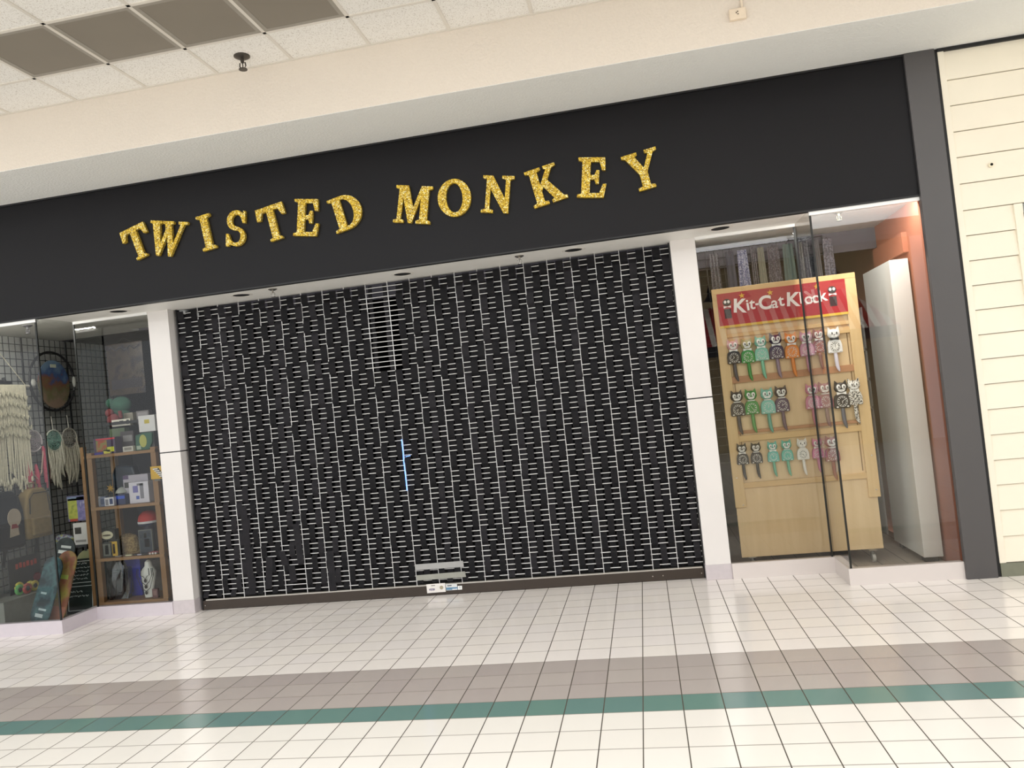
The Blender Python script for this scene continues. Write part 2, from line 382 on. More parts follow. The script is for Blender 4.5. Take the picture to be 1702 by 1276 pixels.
# ================================================================== SIGN LETTERS
def arc(cx, cy, rx, ry, a0, a1, n=14): return [(cx+rx*math.cos(math.radians(a0+(a1-a0)*i/(n-1))), cy+ry*math.sin(math.radians(a0+(a1-a0)*i/(n-1)))) for i in range(n)]
LET = {
 'T': [[(.26,0),(.66,0),(.66,.06),(.57,.09),(.57,.86),(.72,.86),(.80,.66),(.92,.66),(.90,1),(.02,1),(0,.66),(.12,.66),(.20,.86),(.35,.86),(.35,.09),(.26,.06)]],
 'W': [[(0,1),(0,.93),(.08,.91),(.27,0),(.36,0),(.58,.58),(.66,0),(.75,0),(1.10,.91),(1.22,.93),(1.22,1),(.92,1),(.92,.93),(.99,.91),(.79,.36),(.69,.91),(.77,.93),(.77,1),(.41,1),(.41,.93),(.49,.91),(.52,.76),(.38,.36),(.31,.91),(.38,.93),(.38,1)]],
 'I': [[(0,0),(.44,0),(.44,.07),(.33,.10),(.33,.90),(.44,.93),(.44,1),(0,1),(0,.93),(.11,.90),(.11,.10),(0,.07)]],
 'S': [arc(.32,.73,.27,.27,35,90,6)+arc(.30,.72,.28,.28,90,255,12)+arc(.33,.27,.13,.17,75,-90,9)+arc(.31,.29,.20,.19,-90,-160,6)+[(.08,.35),(.0,.35),(.0,.0),(.08,.0),(.12,.05)]+arc(.32,.27,.28,.27,-100,75,14)+arc(.31,.72,.13,.16,255,90,9)+arc(.31,.70,.18,.18,90,20,6)+[(.52,.64),(.60,.64),(.60,.98),(.53,.98)]],
 'E': [[(0,0),(.70,0),(.76,.34),(.67,.34),(.58,.11),(.33,.11),(.33,.45),(.44,.45),(.48,.34),(.56,.34),(.56,.68),(.48,.68),(.44,.56),(.33,.56),(.33,.89),(.56,.89),(.63,.68),(.72,.68),(.70,1),(0,1),(0,.93),(.11,.90),(.11,.10),(0,.07)]],
 'D': [[(0,0),(.36,0)]+arc(.36,.5,.46,.5,-90,90,18)+[(0,1),(0,.93),(.11,.90),(.11,.10),(0,.07)], [(.33,.10),(.33,.90)]+arc(.36,.5,.24,.40,90,-90,16)],
 'M': [[(0,0),(.30,0),(.30,.07),(.21,.10),(.25,.66),(.44,0),(.54,0),(.76,.66),(.76,.10),(.66,.07),(.66,0),(1.08,0),(1.08,.07),(.98,.10),(.98,.90),(1.08,.93),(1.08,1),(.76,1),(.56,.42),(.38,1),(.02,1),(.02,.93),(.12,.90),(.10,.10),(0,.07)]],
 'O': [ell(.44,.5,.44,.5,32), ell(.44,.5,.22,.39,28)],
 'N': [[(0,0),(.34,0),(.34,.07),(.23,.10),(.23,.64),(.64,0),(.77,0),(.77,.90),(.88,.93),(.88,1),(.54,1),(.54,.93),(.65,.90),(.65,.40),(.28,1),(0,1),(0,.93),(.11,.90),(.11,.10),(0,.07)]],
 'K': [[(0,0),(.44,0),(.44,.07),(.33,.10),(.33,.38),(.40,.47),(.60,.10),(.53,.07),(.53,0),(.96,0),(.96,.07),(.87,.10),(.55,.62),(.74,.90),(.86,.93),(.86,1),(.52,1),(.52,.93),(.58,.90),(.33,.54),(.33,.90),(.44,.93),(.44,1),(0,1),(0,.93),(.11,.90),(.11,.10),(0,.07)]],
 'Y': [[(.24,0),(.70,0),(.70,.07),(.58,.10),(.58,.44),(.84,.90),(.94,.93),(.94,1),(.62,1),(.62,.93),(.70,.90),(.51,.56),(.34,.90),(.42,.93),(.42,1),(0,1),(0,.93),(.09,.90),(.36,.42),(.36,.10),(.24,.07)]],
}
GOLD = gold_mat()
def z1(x, y): return (180+x/3.546, 230+y/3.546)
def z2(x, y): return (620+x/2.9345, 230+y/2.9345)
SIGN = [('T', z1(205,703), z1(138,525), 'first letter of the first word, leaning over'), ('W', z1(347,695), z1(363,489), 'wide letter next to the leaning first T'),
 ('I', z1(603,655), z1(557,453), 'single upright stroke between W and S'), ('S', z1(752,636), z1(755,425), 'curved letter of the first word'),
 ('T', z1(997,598), z1(945,400), 'second T, between S and E'), ('E', z1(1165,576), z1(1175,358), 'letter between T and D'),
 ('D', z1(1434,530), z1(1374,338), 'last letter of the first word'), ('M', z2(188,414), z2(203,232), 'first letter of the second word'),
 ('O', z2(405,382), z2(390,199), 'round letter of the second word'), ('N', z2(602,364), z2(615,183), 'letter between O and K'),
 ('K', z2(870,315), z2(818,140), 'letter between N and E'), ('E', z2(1065,289), z2(1073,94), 'letter between K and Y'),
 ('Y', z2(1341,247), z2(1292,67), 'last letter of the sign')]
for ch, b, t, why in SIGN:
    pb = atY(*b, -.02); pt = atY(*t, -.02); h = (pt-pb).length
    me = flat_outline(LET[ch], .03/h)
    w = max(p[0] for p in LET[ch][0])
    wid = {'D': 1.13, 'O': 1.02, 'W': .96, 'T': .95, 'E': .95, 'S': .95, 'M': .95}.get(ch, .97)
    me.transform(Matrix.Translation((-w/2, 0, 0))); me.transform(Matrix.Diagonal((h*wid, h, h, 1)))
    an = math.atan2(pt.x-pb.x, pt.z-pb.z)
    o = obj('sign_letter', me, GOLD, loc=pb+Vector((0, .004, 0)), rot=(0, an, 0))
    tag(o, 'gold glitter capital %s on black fascia, %s' % (ch, why), 'letter', 'gold glitter letters of the shop sign')
# ================================================================== LIGHT FITTINGS AND SPRINKLERS
def downlight(p, why, first=[]):
    loc = (p.x, p.y, 2.862)
    lab = 'unlit round recessed downlight in white soffit, '+why
    if first: return dup(first[0], loc, lab)
    t = thing('recessed_downlight', lab, 'downlight', loc, group='recessed downlights over the entrance')
    mb = MB(); mb.lathe([(.072, -.001), (.078, -.006), (.094, -.004), (.100, -.0003)], 28); mb.f = mb.f[:-2]; mb.mi = mb.mi[:-2]; obj('trim_ring', mb, M('e9e5dd', .4), t, smooth=True)
    mb = MB(); mb.lathe([(.001, -.0015), (.076, -.0025)], 28); obj('bulb_recess', mb, M('060606', .9, var=0), t)
    first.append(t); return t
for (u, v), why in zip(((197, 517), (401, 490), (669, 455), (953, 415), (1197, 379)),
    ('over the wooden shelf window', 'over the shutter near the shelf window', 'over the middle of the shutter', 'over the shutter by the cat clock window', 'over the cat clock window')):
    downlight(atZ(u, v, 2.862), why)
def sprinkler(loc, s, why, m=CHROME, first={}):
    lab = 'small metal fire sprinkler head hanging '+why
    t = thing('fire_sprinkler', lab, 'sprinkler', loc, group='fire sprinkler heads')
    mb = MB(); mb.lathe([(.034*s, 0), (.034*s, -.004*s), (.02*s, -.012*s), (.006*s, -.014*s)], 20); obj('escutcheon', mb, m, t, smooth=True)
    mb = MB(); mb.tube([(0, 0, -.010*s), (0, 0, -.030*s)], .008*s, 8); mb.tube([(-.012*s, 0, -.03*s), (-.014*s, 0, -.045*s), (-.004*s, 0, -.058*s)], .003*s, 6); mb.tube([(.012*s, 0, -.03*s), (.014*s, 0, -.045*s), (.004*s, 0, -.058*s)], .003*s, 6); mb.tube([(0, 0, -.03*s), (0, 0, -.058*s)], .0025*s, 6)
    obj('sprinkler_frame', mb, m, t)
    mb = MB(); mb.lathe([(.018*s, -.058*s), (.018*s, -.061*s)], 14); obj('deflector', mb, m, t)
sprinkler(atZ(453, 480, 2.862), 1.15, 'from the entrance soffit beside the white column')
sprinkler(atZ(863, 425, 2.862), 1.15, 'from the entrance soffit over the shutter')
sprinkler(Vector((atZ(40, 540, 2.862).x, .30, 2.862)), 1.3, 'inside the gridwall window', M('4f4d50', .5, .2))
sprinkler(Vector((atZ(1393, 352, 2.862).x, .20, 2.862)), 1.2, 'inside the cat clock window', M('55513f', .5, .2))
sprinkler(atZ(402, 93, CZ), 1.7, 'from the speckled tile ceiling', M('55504a', .4, .7))
# unlit troffer panels in the ceiling
def troffer(i, j, why, first=[]):
    x0 = GX0+i*GS+.012; y1 = GY[j]-.012; c = (x0+(GS-.024)/2, y1-(GS-.024)/2, CZ)
    lab = 'square grey unlit ceiling light panel, '+why
    if first: return dup(first[0], c, lab)
    t = thing('ceiling_light', lab, 'ceiling light', c, group='unlit ceiling light panels')
    h = (GS-.024)/2; mb = MB()
    for a in range(4):
        mt = Matrix.Rotation(a*math.pi/2, 4, 'Z'); mb.box(-h, h, h-.03, h, -.004, .0, mt)
    obj('frame', mb, M('9b9489', .5), t)
    mb = MB(); mb.quad([(-h+.03, -h+.03, -.002), (h-.03, -h+.03, -.002), (h-.03, h-.03, -.002), (-h+.03, h-.03, -.002)]); obj('diffuser', mb, M('857d71', .5, var=.04, scale=2), t)
    first.append(t); return t
for i, w in enumerate(('farthest along the row from the sign', 'second of the row', 'third of the row, beyond the sprinkler', 'last of the row, nearest the sign')): troffer(i, 0, w)
# outlet box with conduit on the bulkhead
p = atY(1226, 24, FY-.02); s = mpp(p)
t = thing('electrical_outlet', 'small cream outlet box with conduit on the beige bulkhead', 'outlet', (p.x, FY, p.z))
mb = MB(); mb.box(-.055, .055, -.03, 0, -.035, .04); obj('box', mb, M('e7d6bf', .6), t, bevel=.004)
mb = MB(); mb.box(-.012, -.006, -.032, -.03, .005, .014); mb.box(-.003, .004, -.032, -.03, .012, .02); mb.box(-.004, .006, -.032, -.03, -.004, .001); obj('socket', mb, M('3a332a', .6), t)
mb = MB(); mb.tube([(.035, -.012, .03), (.035, -.012, CZ-p.z-.01)], .008, 8); obj('conduit', mb, M('e9d9c3', .6), t, smooth=True)
# small fixing hole on the boarded wall
p = atY(1647, 274, -.004)
t = thing('wall_grommet', 'small round black hole with pale rim in the cream boards', 'wall fitting', (p.x, .012, p.z))
mb = MB(); mb.tube([(0, -.01, 0), (0, -.022, 0)], .017, 16); obj('rim', mb, M('efe4c6', .5), t, smooth=True)
mb = MB(); mb.tube([(.003, -.02, .002), (.003, -.024, .002)], .010, 14); obj('hole', mb, DARKGAP, t)
# ================================================================== ROLLING GRILLE
GXA, GXB, GYY = -4.105, .525, .55
t = thing('rolling_grille', 'closed rolling shutter of steel rods woven with black straps between white columns', 'shutter', ((GXA+GXB)/2, GYY, 0))
ox = (GXA+GXB)/2
RODP = .0455; NR = 60; Z0 = .135
ROD = M('f1f0ee', .35, .1, var=.03)
for i in range(NR):
    z = Z0+RODP*i; mb = MB(); mb.tube([(GXA-ox, 0, z), (GXB-ox, 0, z)], .0033, 6); obj('rod', mb, ROD, t, smooth=True)
CP = (GXB-GXA)/66.0
top = Z0+RODP*(NR-1)+.02
def colx(k): return GXA+CP*(k+.5)-ox
for k in range(3, 66, 3):
    x = GXA+CP*k-ox; mb = MB(); mb.box(x-.003, x+.003, -.006, -.002, .095, top+.03); obj('link', mb, M('d4d3d2', .4, .2), t)
STRAP = M('131215', .75, var=.25, scale=30, bump=.25, spec=.25)
STRAP2 = M('1b191d', .7, var=.3, scale=24, bump=.3, spec=.3)
def strap(k, za, zb, ph, x=None, w=None, flat=False, amp=.016, lean=0, m=None):
    x = colx(k) if x is None else x; w = w or CP*.93
    pts = []; n = max(4, int((zb-za)/RODP*3))
    for i in range(n+1):
        z = za+(zb-za)*i/n
        a = math.sin(2*math.pi*(z-Z0-RODP*.5)/(6*RODP)+ph)
        y = -max(-1, min(1, a*2.6))*amp if not flat else .011
        pts.append((y, z))
    mb = MB(); n0 = 0; jit = [R.uniform(-.004, .004) for _ in range(len(pts)//6+2)]
    for i, (y, z) in enumerate(pts):
        q = jit[i//6]; sh = lean*(zb-z)
        wf = w/2*(1 if flat else .80+.20*min(1, z/2.2)); mb.v += [(x-wf+q+sh, y, z), (x+wf+q+sh, y, z)]
        if i: mb.f.append((2*i-2, 2*i-1, 2*i+1, 2*i)); mb.mi.append(0)
    return obj('woven_strap', mb, m or R.choice((STRAP, STRAP, STRAP2)), t, smooth=True)
kLED = int((atY(672, 770, GYY).x-GXA)/CP)
kGap = int((atY(630, 540, GYY).x-GXA)/CP)
kB = int((atY(440, 900, GYY).x-GXA)/CP)
for k in range(66):
    ph = 0 if k % 2 else math.pi
    lo, hi = .115, top
    if k in (kGap, kGap+2):
        strap(k, lo, 2.05, ph); continue
    if k in (kGap-1, kGap+1):
        strap(k, lo, 2.05, ph); strap(k, 2.06, hi, ph, flat=True, w=CP*.55); continue
    if k == kLED: strap(k, lo, .95, ph); strap(k, 1.52, hi, ph); continue
    if k in (kB, kB+4, kB+5): 
        strap(k, .36, hi, ph); continue
    strap(k, lo, hi, ph)
# loose ends hanging out near the bottom corner
for u, v0, v1, ln in ((418, 988, 840, .01), (452, 978, 925, -.12), (497, 935, 870, .05), (470, 940, 915, .18), (555, 988, 915, 0), (486, 968, 940, .1)):
    a = atY(u, v0, GYY-.02); b = atY(u, v1, GYY-.02)
    o = strap(0, a.z, b.z, 0, x=a.x-ox, flat=True, lean=ln, m=STRAP2); o.location.y = -.028
mb = MB(); mb.box(GXA-ox-.012, GXA-ox, -.02, .03, 0.0, top+.03); obj('guide_rail', mb, BLACK, t)
mb = MB(); mb.box(GXB-ox, GXB-ox+.012, -.02, .03, 0.0, top+.03); obj('guide_rail', mb, BLACK, t)
BAR = M('3f362f', .4, .3, var=.05, scale=3)
mb = MB(); mb.box(GXA-ox+.002, GXB-ox-.002, -.022, .02, .004, .088); obj('bottom_bar', mb, BAR, t, bevel=.002)
mb = MB(); mb.box(GXA-ox+.03, GXB-ox-.01, -.018, .012, .0885, .098); obj('bar_cap', mb, M('c9c4bb', .35, .5), t)
for u, v in ((342, 1008), (1166, 950), (1085, 957), (1102, 956)):
    p = atY(u, v, GYY-.02); mb = MB(); mb.tube([(p.x-ox, -.022, .045), (p.x-ox, -.026, .045)], .005, 8); obj('screw', mb, CHROME, t)
# two grey pull straps and the stickers near the floor
GREY = M('a5a4a2', .55, var=.05)
def slab(name, px, y, m, th=.003):
    mb = MB(); pts = [atY(u, v, GYY+y) for u, v in px]
    mb.prism([(p.x-ox, p.z) for p in pts], y, y+th); return obj(name, mb, m, t)
def zz(x, y): return (670+x/12.157, 910+y/12.157)
slab('pull_strap', [zz(250, 455), zz(1228, 388), zz(1208, 265), zz(242, 340)], -.022, GREY)
slab('pull_strap', [zz(285, 665), zz(1272, 590), zz(1246, 478), zz(262, 560)], -.026, M('98988f', .55))
st = slab('sticker', [zz(487, 920), zz(862, 890), zz(848, 712), zz(470, 742)], -.0245, M('e9e4df', .4))
mb = MB(); c = atY(*zz(775, 805), GYY-.026); mb.tube([(c.x-ox, -.0248, c.z), (c.x-ox, -.0258, c.z)], .017, 18); obj('seal', mb, M('a89f86', .5), t)
c = atY(*zz(585, 845), GYY-.026); mb = MB()
for dx in (-.022, -.008, .008, .02): mb.box(c.x-ox+dx-.006, c.x-ox+dx+.006, -.0258, -.0246, c.z-.012+abs(dx)*.2, c.z+.012-abs(dx)*.2)
obj('print', mb, M('8d8698', .5), t)
mb = MB(); c = atY(*zz(605, 765), GYY-.026); mb.box(c.x-ox-.018, c.x-ox+.018, -.0255, -.0246, c.z-.004, c.z+.004); obj('print', mb, M('8a8480', .5), t)
slab('sticker', [zz(872, 865), zz(1100, 850), zz(1085, 730), zz(862, 745)], -.0245, M('dfe0df', .4))
slab('print', [zz(874, 855), zz(1105, 845), zz(1098, 795), zz(868, 805)], -.0255, M('5d87a5', .5))
slab('print', [zz(995, 850), zz(1095, 845), zz(1093, 825), zz(992, 832)], -.0262, M('eceef0', .5))
mb = MB(); c = atY(*zz(935, 766), GYY-.026); mb.box(c.x-ox-.02, c.x-ox+.02, -.0255, -.0246, c.z-.004, c.z+.004); obj('print', mb, M('2e3a44', .5), t)
slab('sticker', [zz(1108, 850), zz(1192, 845), zz(1190, 768), zz(1104, 772)], -.0262, M('f0f0ee', .4))
c = atY(*zz(1146, 806), GYY-.0275); text('print', '1', .03, M('252a30', .5), t, (c.x-ox, -.0268, c.z))
# blue light line glowing through the gap
p = atY(672, 770, GYY-.02)
mb = MB(); mb.tube([tuple(atY(u, v, GYY-.024)) for u, v in ((667.5, 730), (670, 752), (671, 766), (674, 790), (676.5, 815))], .0042, 6)
mb.tube([tuple(atY(u, v, GYY-.024)) for u, v in ((674, 759), (682, 757))], .003, 6)
BLUE = M('6f9bff', .4, emit=2.2, var=0)
o = obj('led_strip', mb, BLUE); tag(o, 'thin glowing blue light line showing through the shutter', 'light strip')
# ================================================================== CAT CLOCK WINDOW
BY = .52                                        # front plane of the clock board
PLY = wood_mat('d3b485', 'e6caa0', .5, 2, .5); RAIL = wood_mat('cfaa74', 'e3c592', .8, 2, .5); RAILH = wood_mat('cda76e', 'e0bd88', .8, 0, .5)
DKW = wood_mat('a8734e', 'c08c62', .8, 0, .5)
t = thing('clock_display_board', 'tall pale wooden display board on casters carrying rows of cat-shaped clocks', 'display board', (1.40, BY, .05))
def L(x): return x-1.40
mb = MB(); mb.box(L(.845), L(1.965), .012, .03, .10, 2.35); obj('back_panel', mb, PLY, t)
mb = MB(); mb.box(L(.838), L(.925), -.012, .012, .52, 2.355); obj('side_rail', mb, RAIL, t, bevel=.003)
mb = MB(); mb.box(L(1.895), L(1.985), -.012, .012, .52, 2.355); obj('side_rail', mb, RAIL, t, bevel=.003)
mb = MB(); mb.box(L(.838), L(1.985), -.014, .02, 2.318, 2.362); obj('top_rail', mb, RAILH, t, bevel=.003)
zz1, zz2, zz3, zz4 = 1.895-.05, 1.595-.05, 1.135-.05, .74-.05
for z, h, m in ((1.585, .055, DKW), (1.09, .05, RAILH), (.70, .045, RAILH), (1.145, .025, DKW), (1.90, .05, RAILH), (1.96, .03, RAILH)):
    mb = MB(); mb.box(L(.925), L(1.895), -.010, .012, z-h/2, z+h/2); obj('cross_rail', mb, m, t, bevel=.002)
LINE = M('7d5d38', .7)
for x in (.945, 1.875):
    mb = MB(); mb.box(L(x)-.003, L(x)+.003, .008, .013, .74, 1.9); obj('trim_strip', mb, LINE, t)
for x, z in ((.872, .77), (.90, .54), (1.95, .86), (1.955, .58)):
    mb = MB(); mb.tube([(L(x), -.012, z-.0), (L(x), -.016, z-.0)], .006, 8); obj('screw', mb, CHROME, t)
sg = MB(); sg.box(L(.875), L(1.90), -.018, .0, 2.045, 2.318)
SGN = obj('sign_panel', sg, M('a8242a', .4, var=.05, scale=4), t)
mb = MB(); mb.box(L(.875), L(1.90), -.0195, -.004, 2.027, 2.047); obj('sign_edge', mb, M('d9b33c', .4), SGN)
WT = M('f4efe9', .5, var=.01)
xs = [atY(u, 528-(u-1231)*.13, BY-.02).x for u in (1231, 1245, 1252.5, 1261, 1274, 1289.5, 1300.5, 1319.5, 1333.5, 1346, 1357, 1369)]
for ch, x, s, an, dz in zip('Kit-CatKlock', xs, [.158, .132, .132, .12, .155, .128, .132, .158, .134, .130, .128, .134], [.12, -.06, .05, 0, -.05, .06, -.05, .10, 0, -.05, .05, -.08], [0, .0, .006, .01, 0, -.008, .003, .0, .004, -.008, -.006, .002]):
    text('lettering', ch, s, WT, SGN, (L(x), -.0186, 2.195+dz), bold=.0045 if ch in 'KC' else .0022, rot=(0, an, 0))
STAR = M('e8b53a', .4)
for x, z in [(q.x, q.z) for q in (atY(1234, 501, BY-.02), atY(1281, 496, BY-.02), atY(1358.5, 486, BY-.02))]:
    mb = MB(); mb.prism([(L(x)+(.026 if i % 2 == 0 else .011)*math.sin(i*math.pi/5), z+(.026 if i % 2 == 0 else .011)*math.cos(i*math.pi/5)) for i in range(10)], -.0215, -.019); obj('star', mb, STAR, SGN)
for x in (atY(1210, 520, BY-.02).x, atY(1384.5, 495, BY-.02).x):
    mb = MB(); mb.box(L(x)-.028, L(x)+.028, -.0195, -.018, 2.105, 2.185); mb.prism(ell(L(x), 2.24, .034, .03, 14), -.0195, -.018); obj('clock_picture', mb, M('2a2526', .5), SGN)
    mb = MB(); mb.prism(ell(L(x)-.014, 2.245, .011, .013, 12), -.0208, -.0195); mb.prism(ell(L(x)+.014, 2.245, .011, .013, 12), -.0208, -.0195); mb.prism([(L(x)-.03, 2.192), (L(x), 2.202), (L(x)+.03, 2.192), (L(x)+.03, 2.212), (L(x), 2.205), (L(x)-.03, 2.212)], -.0208, -.0195); obj('picture_detail', mb, WT, SGN)
for x, y in ((.93, .03), (1.87, -.02), (1.05, .45), (1.87, .45)):
    mb = MB(); mb.box(L(x)-.03, L(x)+.03, y-.03, y+.03, .094, .10); mb.tube([(L(x), y, .095), (L(x), y, .075)], .012, 10)
    mb.box(L(x)-.018, L(x)-.014, y-.02, y+.02, .02, .078); mb.box(L(x)+.014, L(x)+.018, y-.02, y+.02, .02, .078); mb.box(L(x)-.018, L(x)+.018, y-.02, y+.02, .074, .08)
    cs = obj('caster', mb, M('8d8c88', .35, .7), t)
    mb = MB(); mb.tube([(L(x)-.012, y-.005, .034), (L(x)+.012, y-.005, .034)], .034, 20); obj('wheel', mb, M('a7a49c', .5), cs, smooth=True)
mb = MB(); mb.box(L(1.0), L(1.93), .03, .5, .10, .125); obj('base_shelf', mb, PLY, t)
# ---- the clocks
def clock_parts(t, H, body, tail, head=None, dialm=None, bow=None, face='f4f1ea', ring='e9e6df', ears=True, white=False):
    """H is ear tip to tail tip; origin at the middle of the body back, on the board"""
    head = head or body
    s = H/.37
    def o(n, mb, m, p=t, sm=False): return obj(n, mb, m, p, smooth=sm)
    hz = .108*s
    mb = MB(); mb.ball((0, -.022*s, hz), .053*s, .022*s, .044*s)
    for sx in (-1, 1): mb.prism([(sx*.014*s, hz+.034*s), (sx*.050*s, hz+.012*s), (sx*.043*s, hz+.062*s)][::sx], -.03*s, -.014*s)
    hd = o('head', mb, head, sm=True)
    W = M(face, .4, var=.01)
    for sx in (-1, 1):
        mb = MB(); mb.ball((sx*.0205*s, -.042*s, hz+.008*s), .0165*s, .006*s, .0205*s, 12, 7); e = o('eye', mb, W, hd, True)
        mb = MB(); mb.ball((sx*.019*s+.002*s, -.0475*s, hz+.006*s), .005*s, .003*s, .011*s, 8, 6); o('pupil', mb, M('121112', .3), e)
    mb = MB(); mb.prism([(x*s, hz+z*s) for x, z in ((-.032, -.012), (-.02, -.028), (0, -.033), (.02, -.028), (.032, -.012), (.014, -.015), (0, -.008), (-.014, -.015))], -.0445*s, -.034*s); mz = o('muzzle', mb, W, hd)
    mb = MB(); mb.ball((0, -.046*s, hz-.010*s), .006*s, .003*s, .004*s, 8, 6); o('nose', mb, M('1a1718', .4), hd)
    mb = MB(); mb.prism([(-.014*s, hz-.024*s), (0, hz-.028*s), (.014*s, hz-.024*s), (0, hz-.0255*s)], -.0455*s, -.044*s); o('mouth', mb, M('3a2a2a', .5), hd)
    if bow is not False:
        mb = MB(); mb.prism([(x*s, z*s) for x, z in ((-.036, .052), (-.036, .076), (-.006, .068), (.006, .068), (.036, .076), (.036, .052), (.006, .060), (-.006, .060))], -.04*s, -.026*s); o('bow_tie', mb, M(bow or 'f4f1ea', .4, var=.01))
    else:
        mb = MB(); mb.box(-.030*s, .030*s, -.038*s, -.02*s, .060*s, .068*s); o('collar', mb, M('e9e6df', .4))
    pb = [(x*s, z*s) for x, z in ((-.057, -.058), (.057, -.058), (.061, -.047), (.060, .01), (.052, .042), (.036, .060), (-.036, .060), (-.052, .042), (-.060, .01), (-.061, -.047))]
    mb = MB(); mb.prism(pb, -.032*s, 0); b = o('body', mb, body)
    b2 = b.modifiers.new('bevel', 'BEVEL'); b2.width = .006*s; b2.segments = 3
    mb = MB(); mb.prism(ell(0, -.002*s, .037*s, .041*s, 24), -.0345*s, -.03*s); d = o('dial', mb, dialm or body)
    rg = M(ring, .4, var=.01)
    mb = MB(); mb.tube([(x, -.0345*s, z) for x, z in ell(0, -.002*s, .039*s, .043*s, 24)], .0014*s, 5, closed=True); o('dial_ring', mb, rg, d)
    mb = MB()
    for i in range(12):
        a = i*math.pi/6; mt = Matrix.Translation((math.sin(a)*.030*s, 0, -.002*s+math.cos(a)*.034*s)) @ Matrix.Rotation(a, 4, 'Y'); mb.box(-.0026*s, .0026*s, -.0362*s, -.0343*s, -.006*s, .006*s, mt)
    o('hour_marks', mb, M('2a2626', .5) if white else rg, d)
    for a, ln in ((R.uniform(0, 6.28), .018), (R.uniform(0, 6.28), .028)):
        mt = Matrix.Translation((0, 0, -.002*s)) @ Matrix.Rotation(a, 4, 'Y'); mb = MB(); mb.box(-.0016*s, .0016*s, -.0375*s, -.0355*s, -.005*s, ln*s, mt); o('clock_hand', mb, M('1b1a1a', .5) if white else rg, d)
    for sx in (-1, 1):
        mb = MB(); mb.ball((sx*.040*s, -.03*s, -.046*s), .010*s, .007*s, .007*s, 8, 6); o('paw', mb, rg if not white else body)
    mb = MB(); pts = [(0, -.014*s, -.05*s), (.001*s, -.014*s, -.09*s), (.002*s, -.014*s, -.13*s), (.004*s, -.014*s, -.165*s), (.010*s, -.014*s, -.195*s), (.019*s, -.014*s, -.222*s)]
    mb.tube(pts, [.014*s, .0165*s, .0168*s, .016*s, .014*s, .005*s], 10); o('tail', mb, tail, sm=True)
BK = M('1d1c20', .3); BK2 = M('454249', .35)
def P(c, r=.35): return M(c, r, var=.04, scale=9)
LEO = speckle_mat('e8e2d6', '2d2825', 95, .47, .5)
WSP = speckle_mat('f1eee6', '6d675e', 120, .40, .4)
PKS = speckle_mat('e3a9bb', 'd58ba4', 140, .45, .35)
CL = [
 # row 1
 (1215.8, 563.7, 1222.2, 634.2, BK, BK2, dict(head=P('d9a3a0')), 'black cat clock with pinkish face, first of the top row'),
 (1239, 562, 1246, 632.8, P('2f8f3c'), P('2f8f3c'), dict(head=P('a9a06a')), 'green cat clock with olive head in the top row'),
 (1261.7, 557.7, 1269.5, 629.3, P('86c4ae'), P('7cc4a2'), {}, 'mint green cat clock in the top row'),
 (1286.4, 552.8, 1295.5, 628, P('3c2748'), P('8f7a8c'), dict(head=P('33203c')), 'dark purple cat clock in the top row'),
 (1311.8, 552, 1316, 626.5, P('e58a35'), P('e88b3a'), {}, 'orange cat clock in the top row'),
 (1336.5, 549.7, 1342.4, 622, P('cf9aae'), P('cf93a8'), dict(dialm=PKS), 'pale pink cat clock in the top row'),
 (1357.5, 545.8, 1363, 614, P('8a4a55'), P('9a6a60'), {}, 'dusky rose cat clock in the top row behind the glass joint'),
 (1382.9, 543.3, 1389.6, 617.5, P('ece9e4'), P('e2dbe6'), dict(bow='23211f', white=True, ring='bdb8b0', dialm=WSP), 'white cat clock with black bow tie, last of the top row'),
 # row 2
 (1222.2, 648.1, 1230, 722.4, BK, BK2, dict(bow=False), 'black cat clock with thin collar, first of the middle row'),
 (1245.5, 645.6, 1254.1, 719, P('2d8a37'), P('5a9d57'), dict(bow=False), 'green cat clock with thin collar in the middle row'),
 (1272.2, 643.8, 1278.3, 719, P('7dbfae'), P('62a893'), dict(bow=False), 'mint cat clock with thin collar in the middle row'),
 (1295.5, 640.4, 1305, 715.5, P('48304f'), P('6a5361'), dict(bow=False, head=P('3a2c33')), 'dark purple cat clock with thin collar in the middle row'),
 (1346.2, 636.8, 1351.5, 710.3, P('d48b9f'), P('cf7f95'), dict(dialm=PKS, bow=False), 'pink cat clock after the empty spot in the middle row'),
 (1367.8, 633.5, 1371.3, 710, P('94525f'), P('7d5a5a'), dict(bow=False), 'plum cat clock in the middle row beside the glass joint'),
 (1394.5, 631.8, 1401.4, 711.8, BK, P('5b5c66'), {}, 'black cat clock with white bow tie in the middle row'),
 (1416, 628.3, 1423, 704.3, LEO, LEO, dict(white=True), 'speckled black and white cat clock, last of the middle row'),
 # row 3
 (1230.9, 736, 1238.6, 797.4, BK, BK, {}, 'small black cat clock with white bow tie, first of the bottom row'),
 (1254.1, 734.3, 1266.2, 794.8, BK, BK, dict(bow=False), 'small black cat clock with thin collar in the bottom row'),
 (1281.7, 732.6, 1287.9, 792, P('5fb8aa'), P('6cb598'), {}, 'small teal cat clock with white bow tie in the bottom row'),
 (1305, 730, 1307.9, 791, P('58b3a0'), P('6fb897'), dict(bow=False), 'small teal cat clock with thin collar in the bottom row'),
 (1330.9, 727.4, 1336, 789.7, P('e9e5dc'), P('eeebe3'), dict(white=True, bow=False), 'small white cat clock in the bottom row'),
 (1355.7, 727.4, 1360, 786, P('d987a6'), P('d98aa6'), {}, 'small pink cat clock in the bottom row'),
 (1379, 723, 1385, 798, P('8d4a52'), P('96584f'), dict(bow=False), 'large plum cat clock, last of the bottom row'),
]
